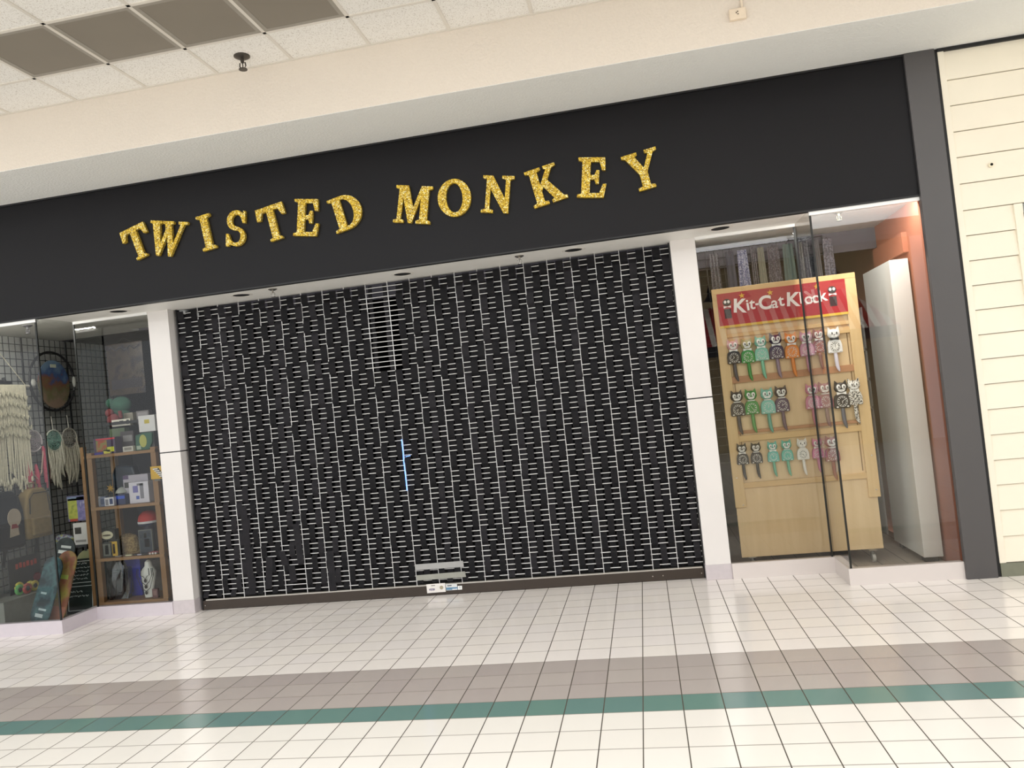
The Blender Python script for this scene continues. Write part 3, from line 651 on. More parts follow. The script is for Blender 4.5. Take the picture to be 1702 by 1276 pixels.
for u0, v0, u1, v1, b, tl, kw, lab in CL:
    a = atY(u0, v0, BY-.02); c = atY(u1, v1, BY-.02); H = a.z-c.z
    s = H/.392
    ct = thing('cat_clock', lab, 'clock', (a.x+.002, BY-.0105, c.z+.222*s), group='cat clocks on the display board')
    clock_parts(ct, s*.37, b, tl, **kw)
# ---- white partition panel
t = thing('partition_panel', 'tall white freestanding partition panel beside the rust wall', 'partition', (2.272, .34, .05))
mb = MB(); mb.box(-.07, .072, 0, .72, .045, 2.40); obj('panel', mb, M('e9e7e2', .5, var=.02, scale=3), t, bevel=.003)
mb = MB(); mb.box(-.05, .05, .05, .12, 0, .046); obj('foot', mb, BLACK, t)
mb = MB(); mb.box(-.05, .05, .58, .65, 0, .046); obj('foot', mb, BLACK, t)
# ---- gridwall with scarves behind the board
def gridwall(lab, loc, rz, w, z0, z1, pitch=.0762, group='black wire gridwall panels'):
    t = thing('gridwall_panel', lab, 'display grid', loc, rz, group)
    m = M('151516', .4)
    mb = MB(); n = max(1, round(w/pitch)); px = w/n; nz = max(1, round((z1-z0)/pitch)); pz = (z1-z0)/nz
    for i in range(1, n): mb.tube([(px*i, 0, z0), (px*i, 0, z1)], .0042, 5)
    for j in range(1, nz): mb.tube([(0, -.004, z0+pz*j), (w, -.004, z0+pz*j)], .0042, 5)
    obj('wire_mesh', mb, m, t)
    mb = MB(); mb.tube([(0, 0, z0), (0, 0, z1), (w, 0, z1), (w, 0, z0)], .008, 8, closed=True); obj('frame', mb, m, t)
    return t
gridwall('black wire gridwall behind the clock board hung with scarves', (.80, 1.075, 0), 0, 1.10, .9, 2.84)
def cloth(lab, x, w, z0, z1, m, y=1.03, folds=3):
    t = thing('hanging_scarf', lab, 'scarf', (x, y, z1), group='scarves hanging behind the clock board')
    mb = MB(); nx, nz = 18, 10
    ph = R.uniform(0, 6)
    for j in range(nz+1):
        f = j/nz
        for i in range(nx+1):
            a = i/nx; mb.v.append(((a-.5)*w*(.62+.38*f), -.016*math.sin(a*folds*6.28+ph)*(.5+.5*f)-.012, -f*(z1-z0)))
            if i and j:
                q = j*(nx+1)+i; mb.f.append((q-nx-2, q-nx-1, q, q-1)); mb.mi.append(0)
    obj('fabric', mb, m, t, smooth=True)
    mb = MB(); mb.tube([(0, .03, .01), (0, -.002, .012), (0, -.012, -.01)], .004, 6); obj('hook', mb, BLACK, t)
SEQ = speckle_mat('3e393b', '7a7577', 110, .42, .35, .2); SEQ2 = speckle_mat('332d30', '6b6468', 120, .45, .4)
for i, (u0, u1, m, d) in enumerate(((1176, 1196, SEQ, 'silver sequin scarf nearest the white column'), (1203, 1222, M('35343e', .8), 'plain slate scarf next to the silver sequin one'), (1222, 1244, speckle_mat('3c3f60', '8a8892', 100, .5), 'blue and white patterned scarf behind the sign'),
     (1246, 1258, SEQ, 'narrow sequin scarf between patterned and cream ones'), (1257, 1272, M('777363', .8), 'cream pale scarf above the sign'), (1272, 1298, SEQ2, 'wide charcoal sequin scarf'), (1298, 1322, M('3f4c46', .8), 'grey green scarf behind the recess glass'),
     (1322, 1346, SEQ2, 'dark sequin scarf beside the corner joint'), (1350, 1364, M('686466', .8), 'grey scarf just past the corner joint'), (1366, 1388, speckle_mat('56535a', '807c84', 60, .5, .5), 'lilac grey shawl, last before the dark wall'))):
    a = atY(u0, 425, 1.03); b = atY(u1, 425, 1.03)
    cloth(d, (a.x+b.x)/2, (b.x-a.x)*1.15, 1.9+R.uniform(-.1, .1), 2.80, m, folds=R.choice((2, 3, 4)))
# ---- shelving and cartons added past the board to mimic a reflection in the glass
t = thing('reflection_shelf', 'white shelving with goods added to mimic a reflection past the clock board', 'shelf', (2.05, 1.55, 0))
SH = M('c9c8c3', .5)
for z in (.95, 1.25, 1.52, 1.8, 2.05):
    mb = MB(); mb.box(-.25, .25, 0, .35, z-.015, z+.01); obj('shelf', mb, SH, t)
mb = MB(); mb.box(-.25, .25, .35, .37, .05, 2.2); obj('back_panel', mb, M('4a4a4c', .7), t)
for x in (-.25, .235): mb = MB(); mb.box(x, x+.015, 0, .35, .05, 2.2); obj('side_panel', mb, SH, t)
nm = 0
for z, its in ((1.81, ('d8d6d0', 'cfcdc6')), (1.53, ('9a9894', '3a393b', 'b9b6ae')), (1.26, ('9aa845', '8d9c3a', 'a6b152')), (.96, ('44464c', '8a8d92'))):
    for k, c in enumerate(its):
        x = 2.05-.16+.13*k; hh = R.uniform(.12, .18)
        o = thing('reflection_carton', {'9aa845': 'light olive', '8d9c3a': 'olive green', 'a6b152': 'yellow green', 'd8d6d0': 'white', 'cfcdc6': 'off white', '9a9894': 'mid grey', '3a393b': 'black', 'b9b6ae': 'pale grey', '44464c': 'charcoal', '8a8d92': 'steel grey'}[c]+' carton on the added shelving that mimics a reflection past the clock board', 'carton', (x, 1.62, z), group='cartons on the shelving that mimics a reflection')
        mb = MB(); mb.box(-.055, .055, 0, .12, 0, hh); obj('box', mb, M(c, .6), o, bevel=.003)
        mb = MB(); mb.box(-.04, .04, -.001, .001, hh*.25, hh*.7); obj('print', mb, M('6b6a66', .6), o)
gridwall('black wire gridwall standing on the shop floor beside the column', (.67, 1.06, .05), 0, .12, .0, 1.9, .04)
# ---- shop front across the hall, mirrored in the glass
ST = stripe_mat('b0262c', 'f4ecdf', .12, 0)
t = thing('striped_awning', 'red and white striped awning of the shop across the hall', 'awning', (3.0, -11.45, 0))
mb = MB(); mb.quad([(-1.9, 0, 3.42), (1.75, 0, 3.42), (2.4, 1.25, 2.45), (-2.6, 1.25, 2.45)]); mb.quad([(1.75, 0, 3.42), (2.4, 1.25, 2.45), (2.4, 0, 2.45)]); mb.quad([(-1.9, 0, 3.42), (-2.6, 1.25, 2.45), (-2.6, 0, 2.45)]); obj('canopy', mb, ST, t)
mb = MB(); mb.box(-2.6, 2.4, 1.25, 1.26, 2.22, 2.45); obj('valance', mb, M('2d2a2a', .8), t)
for x, w in ((1.95, 'nearest the end of'), (2.72, 'over the middle of'), (4.55, 'past the far end of')):
    l = thing('gooseneck_lamp', 'black gooseneck wall lamp %s the striped awning across the hall' % w, 'wall lamp', (x, -11.5, 3.62), group='gooseneck lamps across the hall')
    mb = MB(); mb.tube([(0, 0, 0), (0, .15, .22), (0, .34, .24), (0, .42, .12)], .015, 8); obj('arm', mb, BLACK, l)
    mb = MB(); mb.lathe([(.04, .12), (.06, .05), (.16, -.08)], 16, Matrix.Translation((0, .42, 0))); obj('lamp_shade', mb, BLACK, l)
# ================================================================== GRIDWALL WINDOW
GX = -6.08                                     # plane of the gridwall on the side wall
GROUPG = 'black wire gridwall panels'
gridwall('black wire gridwall panel on the side wall nearest the street glass', (GX, .215, 0), math.pi/2, .61, .32, 2.85)
gridwall('black wire gridwall panel on the side wall behind the round hoop', (GX, .835, 0), math.pi/2, .61, .32, 2.85)
gridwall('black wire gridwall panel on the side wall deepest in the shop', (GX, 1.455, 0), math.pi/2, .70, .32, 2.85)
HX = GX+.03
def wallthing(name, label, cat, u, v, x=HX, group=None):
    p = atX(u, v, x); return thing(name, label, cat, p, math.pi/2, group), p
# macrame hanging
t, p = wallthing('macrame_hanging', 'cream knotted macrame wall hanging on a wooden dowel', 'wall hanging', 10, 641, HX+.02)
CR = M('d4cdb5', .9, var=.12, scale=40, bump=.4); CR2 = M('bdb79f', .9, var=.15, scale=40, bump=.4)
mb = MB(); mb.tube([(-.36, 0, 0), (.30, 0, 0)], .014, 10); obj('dowel', mb, M('d9d3c4', .6), t, smooth=True)
mb = MB()
for i in range(34):
    x = -.33+.55*i/33; zb = -.95-.10*math.cos(i*.5)-R.uniform(0, .05)
    mb.tube([(x, -.012, .01), (x+R.uniform(-.006, .006), -.016, -.3), (x+R.uniform(-.012, .012), -.016, -.65), (x+R.uniform(-.015, .015), -.018, zb)], [.009, .009, .009, .006], 5)
obj('cords', mb, CR, t, smooth=True)
mb = MB()
for r0 in range(5):
    for i in range(10):
        x = -.30+.055*i+(r0 % 2)*.027; z = -.10-.10*r0-abs(i-5)*.012
        mb.tube([(x-.026, -.028, z+.04), (x, -.04, z), (x+.026, -.028, z+.04)], .009, 5)
obj('knots', mb, CR2, t, smooth=True)
mb = MB()
for i in range(22):
    x = -.32+.53*i/21; mb.ball((x, -.02, -.97+R.uniform(-.06, .04)), .016, .014, .032, 7, 5)
obj('fringe', mb, CR, t, smooth=True)
mb = MB(); mb.tube([(-.30, 0, .012), (-.02, .015, .32), (.24, 0, .012)], .004, 5); obj('hanging_cord', mb, CR, t)
# bow-shaped dark clip on the dowel
p2 = atX(6, 634, HX+.02); o = thing('fabric_bow', 'small black fabric bow sitting on the macrame dowel', 'bow', (p2.x, p2.y, p.z+.014), math.pi/2)
mb = MB(); mb.prism([(-.07, 0), (-.06, .045), (-.01, .03), (0, .07), (.02, .03), (.08, .025), (.075, 0)], -.02, .02); obj('ribbon', mb, BLACK, o, bevel=.004)
# dream catchers
def catcher(u, v, rpx, label, ringc, webc, kind):
    p = atX(u, v, HX); s = mpp(p); r = rpx*s
    t = thing('dream_catcher', label, 'dream catcher', p, math.pi/2, 'dream catchers on the gridwall')
    rx = r*1.15
    mb = MB(); mb.tube([(x, -.012, z) for x, z in ell(0, 0, rx, r*1.12, 32)], .008, 6, closed=True); obj('hoop', mb, M(ringc, .7), t, smooth=True)
    mb = MB()
    for q in (.82, .64, .46, .28, .14): mb.tube([(x, -.012, z) for x, z in ell(0, 0, rx*q, r*1.12*q, 24)], .0065 if kind != 'web' else .003, 5, closed=True)
    for i in range(12 if kind != 'web' else 16):
        a = i*math.pi*2/(12 if kind != 'web' else 16); mb.tube([(rx*.1*math.cos(a), -.012, r*.1*math.sin(a)), (rx*math.cos(a), -.012, r*1.12*math.sin(a))], .0025, 4)
    obj('web', mb, M(webc, .8), t, smooth=True)
    mb = MB(); mb.tube([(0, -.012, r*1.1), (-.004, -.005, r*1.1+.15)], .004, 5); obj('hanging_loop', mb, M('d9d4c8', .8), t)
    return t, r
PK = M('c9566a', .9, var=.15, scale=40); 
t, r = catcher(54, 733, 15.5, 'white crochet dream catcher with dangling pink tassels', 'd9cfcf', 'a89da0', 'x')
mb = MB()
for x, z0, z1 in ((-.125, -.10, -.50), (-.09, -.14, -.54), (.115, -.06, -.44), (.135, -.08, -.50), (.0, -.24, -.44), (.02, -.42, -.66)):
    mb.tube([(x, -.015, z0), (x+.004, -.02, (z0+z1)/2), (x+.012, -.016, z1)], [.012, .026, .02], 7)
obj('tassels', mb, PK, t, smooth=True)
mb = MB(); mb.tube([(-.12, -.02, -.13), (-.06, -.03, -.33), (0, -.03, -.40), (.05, -.03, -.33), (.11, -.02, -.10)], .006, 5); obj('bead_string', mb, M('d8b9a8', .6), t)
FEA = M('cfcab8', .95, var=.15, scale=35)
def feathers(t, r, n, ln, m=FEA):
    mb = MB()
    for i in range(n):
        x = -r+2*r*i/(n-1); z = -math.sqrt(max(0, r*r-x*x))*1.05; l = ln*R.uniform(.7, 1.05)
        mb.tube([(x, -.012, z), (x+R.uniform(-.02, .02), -.02, z-l*.35), (x+R.uniform(-.03, .03), -.02, z-l*.75), (x+R.uniform(-.03, .03), -.02, z-l)], [.006, .014, .02, .004], 6)
    obj('feathers', mb, m, t, smooth=True)
t, r = catcher(88, 732, 15.5, 'pale green crochet dream catcher with long cream feathers', 'cfd5c8', '86ab9f', 'x'); feathers(t, r, 11, .42)
t, r = catcher(114, 728, 14.5, 'open web cream dream catcher with ragged feathers', 'bfb9ac', 'aaa498', 'web'); feathers(t, r, 12, .42, M('bdb7a4', .95, var=.2, scale=35))
# round hoop picture
p = atX(85, 634, HX+.01)
t = thing('round_hoop_picture', 'black round hoop with blue and brown printed disc on the gridwall', 'wall art', p, math.pi/2)
mb = MB(); mb.tube([(x, -.02, z) for x, z in ell(0, 0, .315, .315, 40)], .013, 8, closed=True); obj('hoop', mb, BLACK, t, smooth=True)
mb = MB(); mb.prism(ell(.02, -.03, .22, .26, 28), -.02, -.008)
g = NT('painted_disc'); co = g.coord(); x, y, z = g.sep(co); n = g.noise(co, 9, 4)
f = g.math('ADD', g.math('MULTIPLY', z, 1.7), n); rp = g.add('ShaderNodeValToRGB'); g.l.new(f, rp.inputs[0])
for i, (q, c) in enumerate(((.1, '8a7563'), (.32, '6d6a48'), (.5, '7a5240'), (.62, '3d5580'), (.85, '7089a0'))):
    e = rp.color_ramp.elements[i] if i < 2 else rp.color_ramp.elements.new(q); e.position = q; e.color = lin(c)
g.l.new(rp.outputs[0], g.b.inputs['Base Color']); g.b.inputs['Roughness'].default_value = .35
obj('printed_disc', mb, g.m, t)
mb = MB(); mb.box(-.02, .06, -.024, -.020, .15, .185); obj('price_tag', mb, M('c8cdb8', .6), t)
mb = MB(); mb.ball((-.28, -.03, -.02), .035, .02, .04); mb.ball((.30, -.03, 0), .02, .02, .06); obj('rosette', mb, M('b5b4ac', .9), t, smooth=True)
# backpacks
def backpack(u, v, w, h, label, c, c2, pocket=True, tab=None):
    p = atX(u, v, HX+.05); t = thing('backpack', label, 'backpack', p, math.pi/2, 'backpacks on the gridwall')
    prof = [(-w/2, .04), (-w*.46, 0), (w*.46, 0), (w/2, .04), (w/2, h*.62), (w*.40, h*.88), (w*.22, h), (-w*.22, h), (-w*.40, h*.88), (-w/2, h*.62)]
    mb = MB(); mb.prism(prof, -.07, .05); b = obj('body', mb, M(c, .85, var=.1, scale=25, bump=.2), t)
    bv = b.modifiers.new('bevel', 'BEVEL'); bv.width = .025; bv.segments = 4
    mb = MB(); mb.box(-w*.36, w*.36, -.10, -.06, .03, h*.42); k = obj('front_pocket', mb, M(c2, .85, var=.12, scale=25, bump=.2), t, bevel=.015)
    mb = MB(); mb.tube([(-w*.36, -.073, h*.50), (-w*.34, -.075, h*.80), (-w*.2, -.073, h*.90), (w*.3, -.073, h*.90), (w*.36, -.073, h*.5)], .005, 5); obj('zip', mb, M('1f1a16', .6), t)
    mb = MB(); mb.tube([(-.05, -.01, h-.01), (-.04, -.01, h+.05), (.04, -.01, h+.05), (.05, -.01, h-.01)], .008, 6); obj('top_loop', mb, M(c2, .8), t)
    mb = MB(); mb.box(-.02, .02, -.02, -.012, -.16, .01, Matrix.Rotation(.25, 4, 'Y')); obj('strap', mb, BLACK, t)
    return t
backpack(60, 893, .36, .50, 'tan canvas backpack with black zip on the gridwall', '8f7a4f', '83704a')
t = backpack(6, 915, .42, .56, 'black backpack with pale patch on the gridwall', '17171b', '141418')
mb = MB(); mb.prism(ell(.05, .30, .08, .09, 16), -.104, -.098); mb.prism([(-.02, .12), (.09, .13), (.08, .24), (0, .24)], -.106, -.1); obj('patch', mb, M('b7a894', .8), t)
mb = MB(); mb.prism([(.0, .20), (.09, .2), (.06, .24), (.01, .24)], -.109, -.104); obj('patch_trim', mb, M('8e2f33', .8), t)
# skate wheels on their card
p = atX(44, 990, GX+.08)
t = thing('wheel_card', 'black card with red print leaning at the gridwall foot', 'display card', (p.x, p.y, .30), math.pi/2)
mb = MB(); mb.box(-.20, .20, -.012, .0, .0, .34); obj('card', mb, M('2b2a2a', .7), t)
mb = MB()
for i, (x, w_) in enumerate(((-.10, .03), (-.055, .034), (-.01, .03), (.035, .036), (.085, .03), (.13, .034))): mb.box(x-w_/2, x+w_/2, -.0135, -.012, .235+.006*(i % 2), .285+.006*(i % 2))
obj('red_print', mb, M('b5402f', .6), t)
for z, x in ((.11, .14),): mb = MB(); mb.ball((x, -.012, z), .05, .003, .04, 10, 6); obj('print', mb, M('7c2433', .6), t)
mb = MB(); mb.box(-6.14, -5.80, .06, .70, .05, .30); o = obj('display_plinth', mb, M('8f9189', .6), None, bevel=.004); tag(o, 'low grey plinth along the foot of the gridwall', 'plinth')
for i, (u, v, c, cn) in enumerate(((29, 976, 'd8cf52', 'yellow skate wheel, upper of the pile and nearest the street glass'), (44, 975, 'dcd06a', 'pale yellow skate wheel, upper of the pile nearest the red print'), (23, 984, '6fbf6a', 'green skate wheel in the pile'), (46, 988, 'c9b64f', 'mustard skate wheel, lowest under the pale yellow one'), (30, 990, 'b5574f', 'red skate wheel at the front of the pile'))):
    q = atX(u, v, GX+.12)
    w_ = thing('skate_wheel', cn, 'skate wheel', (q.x+.02+i*.022, q.y, max(q.z, .352)), math.pi/2, 'skate wheels in front of the black card')
    mb = MB(); mb.tube([(x, 0, z) for x, z in ell(0, 0, .036, .036, 20)], .016, 8, closed=True); obj('tyre', mb, M(c, .4), w_, smooth=True)
    mb = MB(); mb.tube([(0, -.012, 0), (0, .012, 0)], .022, 14); obj('hub', mb, M('3a3a38', .5), w_)
# skateboard decks leaning in the corner
def deck(u0, v0, u1, v1, y, wd, label, m, art, lean=.14):
    b = atY(u0, v0, y); tp = atY(u1, v1, y+lean); b.z = .055
    ax = (tp-b); Ln = ax.length; ax.normalize(); xx = Vector((1, 0, 0)); yy = ax.cross(xx).normalized(); xx = yy.cross(ax).normalized()
    rot = Matrix((xx, yy, ax)).transposed().to_euler()
    t = thing('skateboard_deck', label, 'skateboard deck', b, rot=rot, group='skateboard decks leaning in the window')
    w = wd/2; o2 = [(-w*.55, 0)]
    pts = [(w*math.sin(a), w-w*math.cos(a)) for a in [math.pi/2*i/6 for i in range(7)]]
    out = [(-x, z) for x, z in pts[::-1]]+pts[1:]+[(x, Ln-z) for x, z in pts[::-1]]+[(-x, Ln-z) for x, z in pts[:-1]]
    mb = MB(); mb.prism(out, -.006, .006); d = obj('deck', mb, m, t)
    for k, (x0, z0, x1, z1, c) in enumerate(art):
        mb = MB(); mb.box(x0*w, x1*w, -.0068, -.0055, z0*Ln, z1*Ln); obj('graphic', mb, M(c, .5), d)
    return t
deck(62, 1037, 93, 925, .12, .205, 'blue green skateboard deck with white scribbles, nearest the street glass', abstract_mat(('101f26', '1a333b', '41676c', '0d171d'), 7), [(-.5, .12, .3, .17, 'c9d5d6'), (-.3, .22, .5, .25, 'bccccf'), (-.5, .45, .1, .48, 'a8c0c2')])
deck(90, 1034, 116, 915, .22, .20, 'olive and rust skateboard deck in front of the chalkboard', abstract_mat(('6a7a3a', '9a8b4a', '8e5a48', '4a5230'), 6), [(-.9, .03, .9, .22, 'a9705a'), (-.4, .6, .5, .66, '9fae52')])
deck(86, 1028, 112, 893, .32, .22, 'dark skateboard deck with white graffiti, behind the other boards', abstract_mat(('24282a', '3a4040', '1d2123'), 8), [(-.6, .80, .7, .84, 'd9dcd8'), (-.4, .87, .6, .90, 'c9ccc8')])
deck(140, 1012, 147, 912, .66, .26, 'tan rounded skateboard deck standing behind the chalkboard', abstract_mat(('a39a72', '8b9062', 'b3a27c'), 5), [(-.3, .8, .6, .83, 'e4e2d8')])
# chalkboard sign
a = atY(112, 1018, .26); b = atY(151, 1008, .34)
t = thing('chalkboard_sign', 'black chalkboard with white border and handwriting against the corner', 'chalkboard', (-5.39, .52, .05), .1, None)
t.rotation_euler = (-.10, 0, .10)
mb = MB(); mb.box(-.14, .14, -.008, .008, 0, .52); obj('board', mb, M('23302e', .8, var=.1), t)
CH = M('d9e2df', .8)
for x0, x1, z0, z1 in ((-.125, .125, .028, .262), (-.125, .125, .29, .50)):
    mb = MB(); mb.box(x0, x1, -.010, -.008, z0, z0+.006); mb.box(x0, x1, -.010, -.008, z1-.006, z1); mb.box(x1-.006, x1, -.010, -.008, z0, z1); mb.box(x0, x0+.006, -.010, -.008, z0, z1); obj('chalk_border', mb, CH, t)
mb = MB()
for z, n in ((.475, 6), (.435, 7), (.40, 5), (.365, 7), (.33, 6), (.21, 4), (.165, 5)):
    x = -.11
    for i in range(n):
        w_ = R.uniform(.02, .04)
        if x+w_ > .11: break
        mb.tube([(x+w_*q/5, -.0095, z+R.uniform(-.009, .009)) for q in range(6)], .0022, 4); x += w_+.008
obj('handwriting', mb, CH, t)
# ---- wooden shelf unit
SW = wood_mat('85633f', 'a27c54', .9, 2, .5); SWH = wood_mat('8f6a42', 'ab845a', .9, 0, .5)
SX0, SX1, SY0, SY1 = -5.19, -4.45, .52, .90
t = thing('wooden_shelf_unit', 'open brown wooden shelf unit full of merchandise behind the glass', 'shelf unit', ((SX0+SX1)/2, SY0, .05))
sx = (SX0+SX1)/2
for x in (SX0, SX1-.055):
    for y in (0, SY1-SY0-.05):
        mb = MB(); mb.box(x-sx, x-sx+.055, y, y+.05, 0, 1.56 if y else 1.535); obj('post', mb, SW, t, bevel=.003)
mb = MB(); mb.box(SX0-sx-.065, SX0-sx-.03, .0, .05, 0, 1.60); obj('side_board', mb, SW, t, bevel=.003)
SZ = [.14, .56, 1.055, 1.56]
for z in SZ:
    mb = MB(); mb.box(SX0-sx-(.03 if z > 1.5 else 0), SX1-sx, -.008, SY1-SY0, z-.05-.028, z-.05); obj('shelf', mb, SWH, t, bevel=.002)
# a dark back counter behind it holding more goods
t = thing('back_display_table', 'black display table in the gloom behind the wooden shelf', 'display table', (-4.85, 1.10, .05))
mb = MB(); mb.box(-.54, .50, -.05, .32, 1.80, 1.83); obj('top', mb, BLACK, t)
for x in (-.53, .45): mb = MB(); mb.box(x, x+.04, 0, .3, 0, 1.80); obj('leg', mb, BLACK, t)
BTZ = 1.881
def item(name, label, cat, u, v, z, y, group=None, rz=0):
    """stand a thing on the shelf whose top is z, below pixel (u, v)"""
    p = atY(u, v, y); return thing(name, label, cat, (p.x, y, z+.0015), rz, group), mpp((p.x, y, z))
def carton(label, u, z, y, wp, hp, c, art=(), d=.06, name='boxed_product', cat='box', v=None, group='packaged goods in the shelf window', rz=0, m=None):
    t, s = item(name, label, cat, u, v or {.14: 990, .56: 920, 1.055: 840, 1.56: 750}.get(z, 690), z, y, group, rz)
    w, h = wp*s, hp*s
    if z in (.14, .56, 1.055, 1.56) and y > .53: t.location.x = max(SX0+.058+w/2, min(SX1-.002-w/2 if z == 1.56 else SX1-.06-w/2, t.location.x))
    mb = MB(); mb.box(-w/2, w/2, 0, d, 0, h); obj('box', mb, m or M(c, .5, var=.04), t, bevel=.002)
    for x0, z0, x1, z1, ac in art:
        mb = MB(); mb.box((x0-.5)*w, (x1-.5)*w, -.0012, .001, z0*h, z1*h); obj('print', mb, ac if not isinstance(ac, str) else M(ac, .5), t)
    return t
INK = '3a3834'
# lowest tier
carton('deep blue box with a faint figure at the foot of the shelf', 222, .14, .72, 34, 62, '23279a', [(.1, .1, .55, .8, '2c2f6e')], .12)
carton('dark framed slate panel standing at the foot of the shelf', 180, .14, .66, 16, 46, '2a2f2c', [(.0, .94, 1, 1, '6f7468'), (.9, 0, 1, 1, '6f7468')], .02, 'framed_panel', 'panel')
t, s = item('clear_bag', 'crumpled clear plastic bag over dark goods at the foot of the shelf', 'bag', 200, 990, .14, .63)
mb = MB(); mb.lathe([(.10, 0), (.115, .08), (.12, .2), (.10, .30), (.075, .36), (.02, .40)], 18, sy=.5); BAG = glass_mat('d5d2da', 2.5)
for i, q in enumerate(mb.v): mb.v[i] = (q[0]+R.uniform(-.012, .012), q[1]+R.uniform(-.012, .012), max(0, q[2]+R.uniform(-.008, .008)))
obj('plastic', mb, BAG, t)
mb = MB(); mb.lathe([(.07, .002), (.075, .14), (.05, .24), (.01, .26)], 14, sy=.5); obj('contents', mb, M('2f2a30', .8), t, smooth=True)
t, s = item('necklace_bust', 'white necklace display bust wearing three dark necklaces', 'jewellery bust', 250, 990, .14, .60)
hb = 62*s
mb = MB(); sec = [(.02, .12, .03), (.25, .16, .04), (.5, .21, .05), (.68, .24, .05), (.78, .17, .05), (.84, .10, .045), (.95, .085, .045), (1.0, .03, .02)]
n0 = 0
for f, w_, d_ in sec:
    for k in range(16):
        a = 2*math.pi*k/16; mb.v.append((w_*hb*.95*math.cos(a), d_*math.sin(a)*.8+.03*(f-.5), f*hb))
for i in range(len(sec)-1):
    for k in range(16): mb.f.append((i*16+k, i*16+(k+1) % 16, i*16+16+(k+1) % 16, i*16+16+k)); mb.mi.append(0)
mb.f += [tuple(range(16))[::-1], tuple(range(len(sec)*16-16, len(sec)*16))]; mb.mi += [0, 0]
obj('bust', mb, M('e2e3dc', .5, var=.02), t, smooth=True)
NK = M('3a3733', .4, .6)
for w_, zb in ((.045, .52), (.075, .36), (.09, .20)):
    mb = MB(); mb.tube([(-w_*.9, -.05, hb*.80), (-w_, -.055, hb*.62), (-w_*.5, -.055, hb*(zb+.08)), (0, -.055, hb*zb), (w_*.5, -.055, hb*(zb+.08)), (w_, -.055, hb*.62), (w_*.9, -.05, hb*.80)], .0035, 5); mb.ball((0, -.056, hb*zb-.015), .014, .005, .018, 8, 6); obj('necklace', mb, NK, t)
carton('little brown box in front of the necklace bust', 258, .14, .555, 10, 15, '6e4a48', [(.2, .3, .8, .8, '8a6a66')], .03)
# third tier
T3 = .56
t = carton('black framed canister box, lower of the pair at the post', 171, T3, .555, 17, 25, '22221f', [(.12, .12, .88, .9, '6e7068'), (.28, .2, .7, .8, '4a4b46')], .05)
carton('yellow card box with a red figure print in black frame', 190, T3, .565, 16, 27, '1c1b19', [(.08, .06, .92, .94, 'd3a936'), (.38, .2, .66, .8, 'a5402c')], .05)
p = atY(178, 900, .57)
tt = thing('oval_label_box', 'black box with cream oval label stacked on the canister boxes', 'box', (p.x, .575, T3+.0045+27*mpp((p.x, .57, T3))), 0, 'packaged goods in the shelf window')
s = mpp(tt.location); mb = MB(); mb.box(-15*s, 15*s, 0, .06, 0, 18*s); obj('box', mb, M('1e1c19', .5), tt, bevel=.002)
mb = MB(); mb.prism(ell(0, 9*s, 11.5*s, 6.8*s, 24), -.0015, .001); obj('oval_label', mb, M('d8d2b4', .5), tt)
mb = MB(); mb.prism(ell(0, 8.6*s, 8*s, 1.6*s, 16), -.0025, -.001); obj('print', mb, M('5b533c', .5), tt)
t, s = item('woven_hat', 'tan woven straw hat domed on the shelf', 'hat', 214, 915, T3, .76)
WV = speckle_mat('b39a66', '84693f', 70, .5, .8)
mb = MB(); mb.lathe([(.14, .002), (.14, .012), (.118, .02), (.115, .10), (.09, .165), (.03, .19)], 24, sy=.75); obj('straw', mb, WV, t, smooth=True)
t = carton('dark book with stars and an orange animal print on a grey border', 244, T3, .60, 25, 40, '777a74', [(.05, .04, .95, .96, '2b3440'), (.42, .28, .78, .62, 'b5602c'), (.4, .66, .6, .86, '8f9a52'), (.15, .8, .24, .86, 'b9bfb6'), (.78, .82, .86, .88, 'b9bfb6'), (.15, .6, .22, .66, 'b9bfb6'), (.8, .68, .86, .73, 'b9bfb6')], .02, 'book', 'book')
t, s = item('glasses_case', 'slim black case with white label lying on the shelf', 'case', 234, 918, T3, .53)
mb = MB(); mb.box(-.085, .085, 0, .03, 0, .016); obj('case', mb, BLACK, t, bevel=.005); mb = MB(); mb.box(-.04, .005, -.001, .001, .003, .014); obj('label', mb, M('b9b6c6', .5), t)
t, s = item('pale_soap_bar', 'small pale yellow bar lying in front of the straw hat', 'bar', 213, 918, T3, .535); mb = MB(); mb.box(-.036, .036, 0, .025, 0, .016); obj('bar', mb, M('cfcaa2', .5), t, bevel=.004)
t, s = item('toy_racer', 'small red toy racer with white wheels on the shelf end', 'toy', 254, 917, T3, .53)
mb = MB(); mb.prism([(-.06, .012), (.06, .012), (.05, .028), (.0, .032), (-.05, .022)], 0, .03); obj('body', mb, M('7e2b33', .4), t, bevel=.003)
for x in (-.03, 0, .03):
    mb = MB(); mb.tube([(x, -.004, .011), (x, .034, .011)], .010, 10); obj('wheel', mb, M('dcd8d4', .5), t)
t, s = item('beaded_ring', 'small tangle of pale beads near the post', 'jewellery', 194, 922, T3, .53)
mb = MB(); mb.tube([(x, z+.03, .005) for x, z in ell(0, 0, .035, .02, 18)], .005, 6, closed=True); obj('beads', mb, M('a39a94', .4), t)
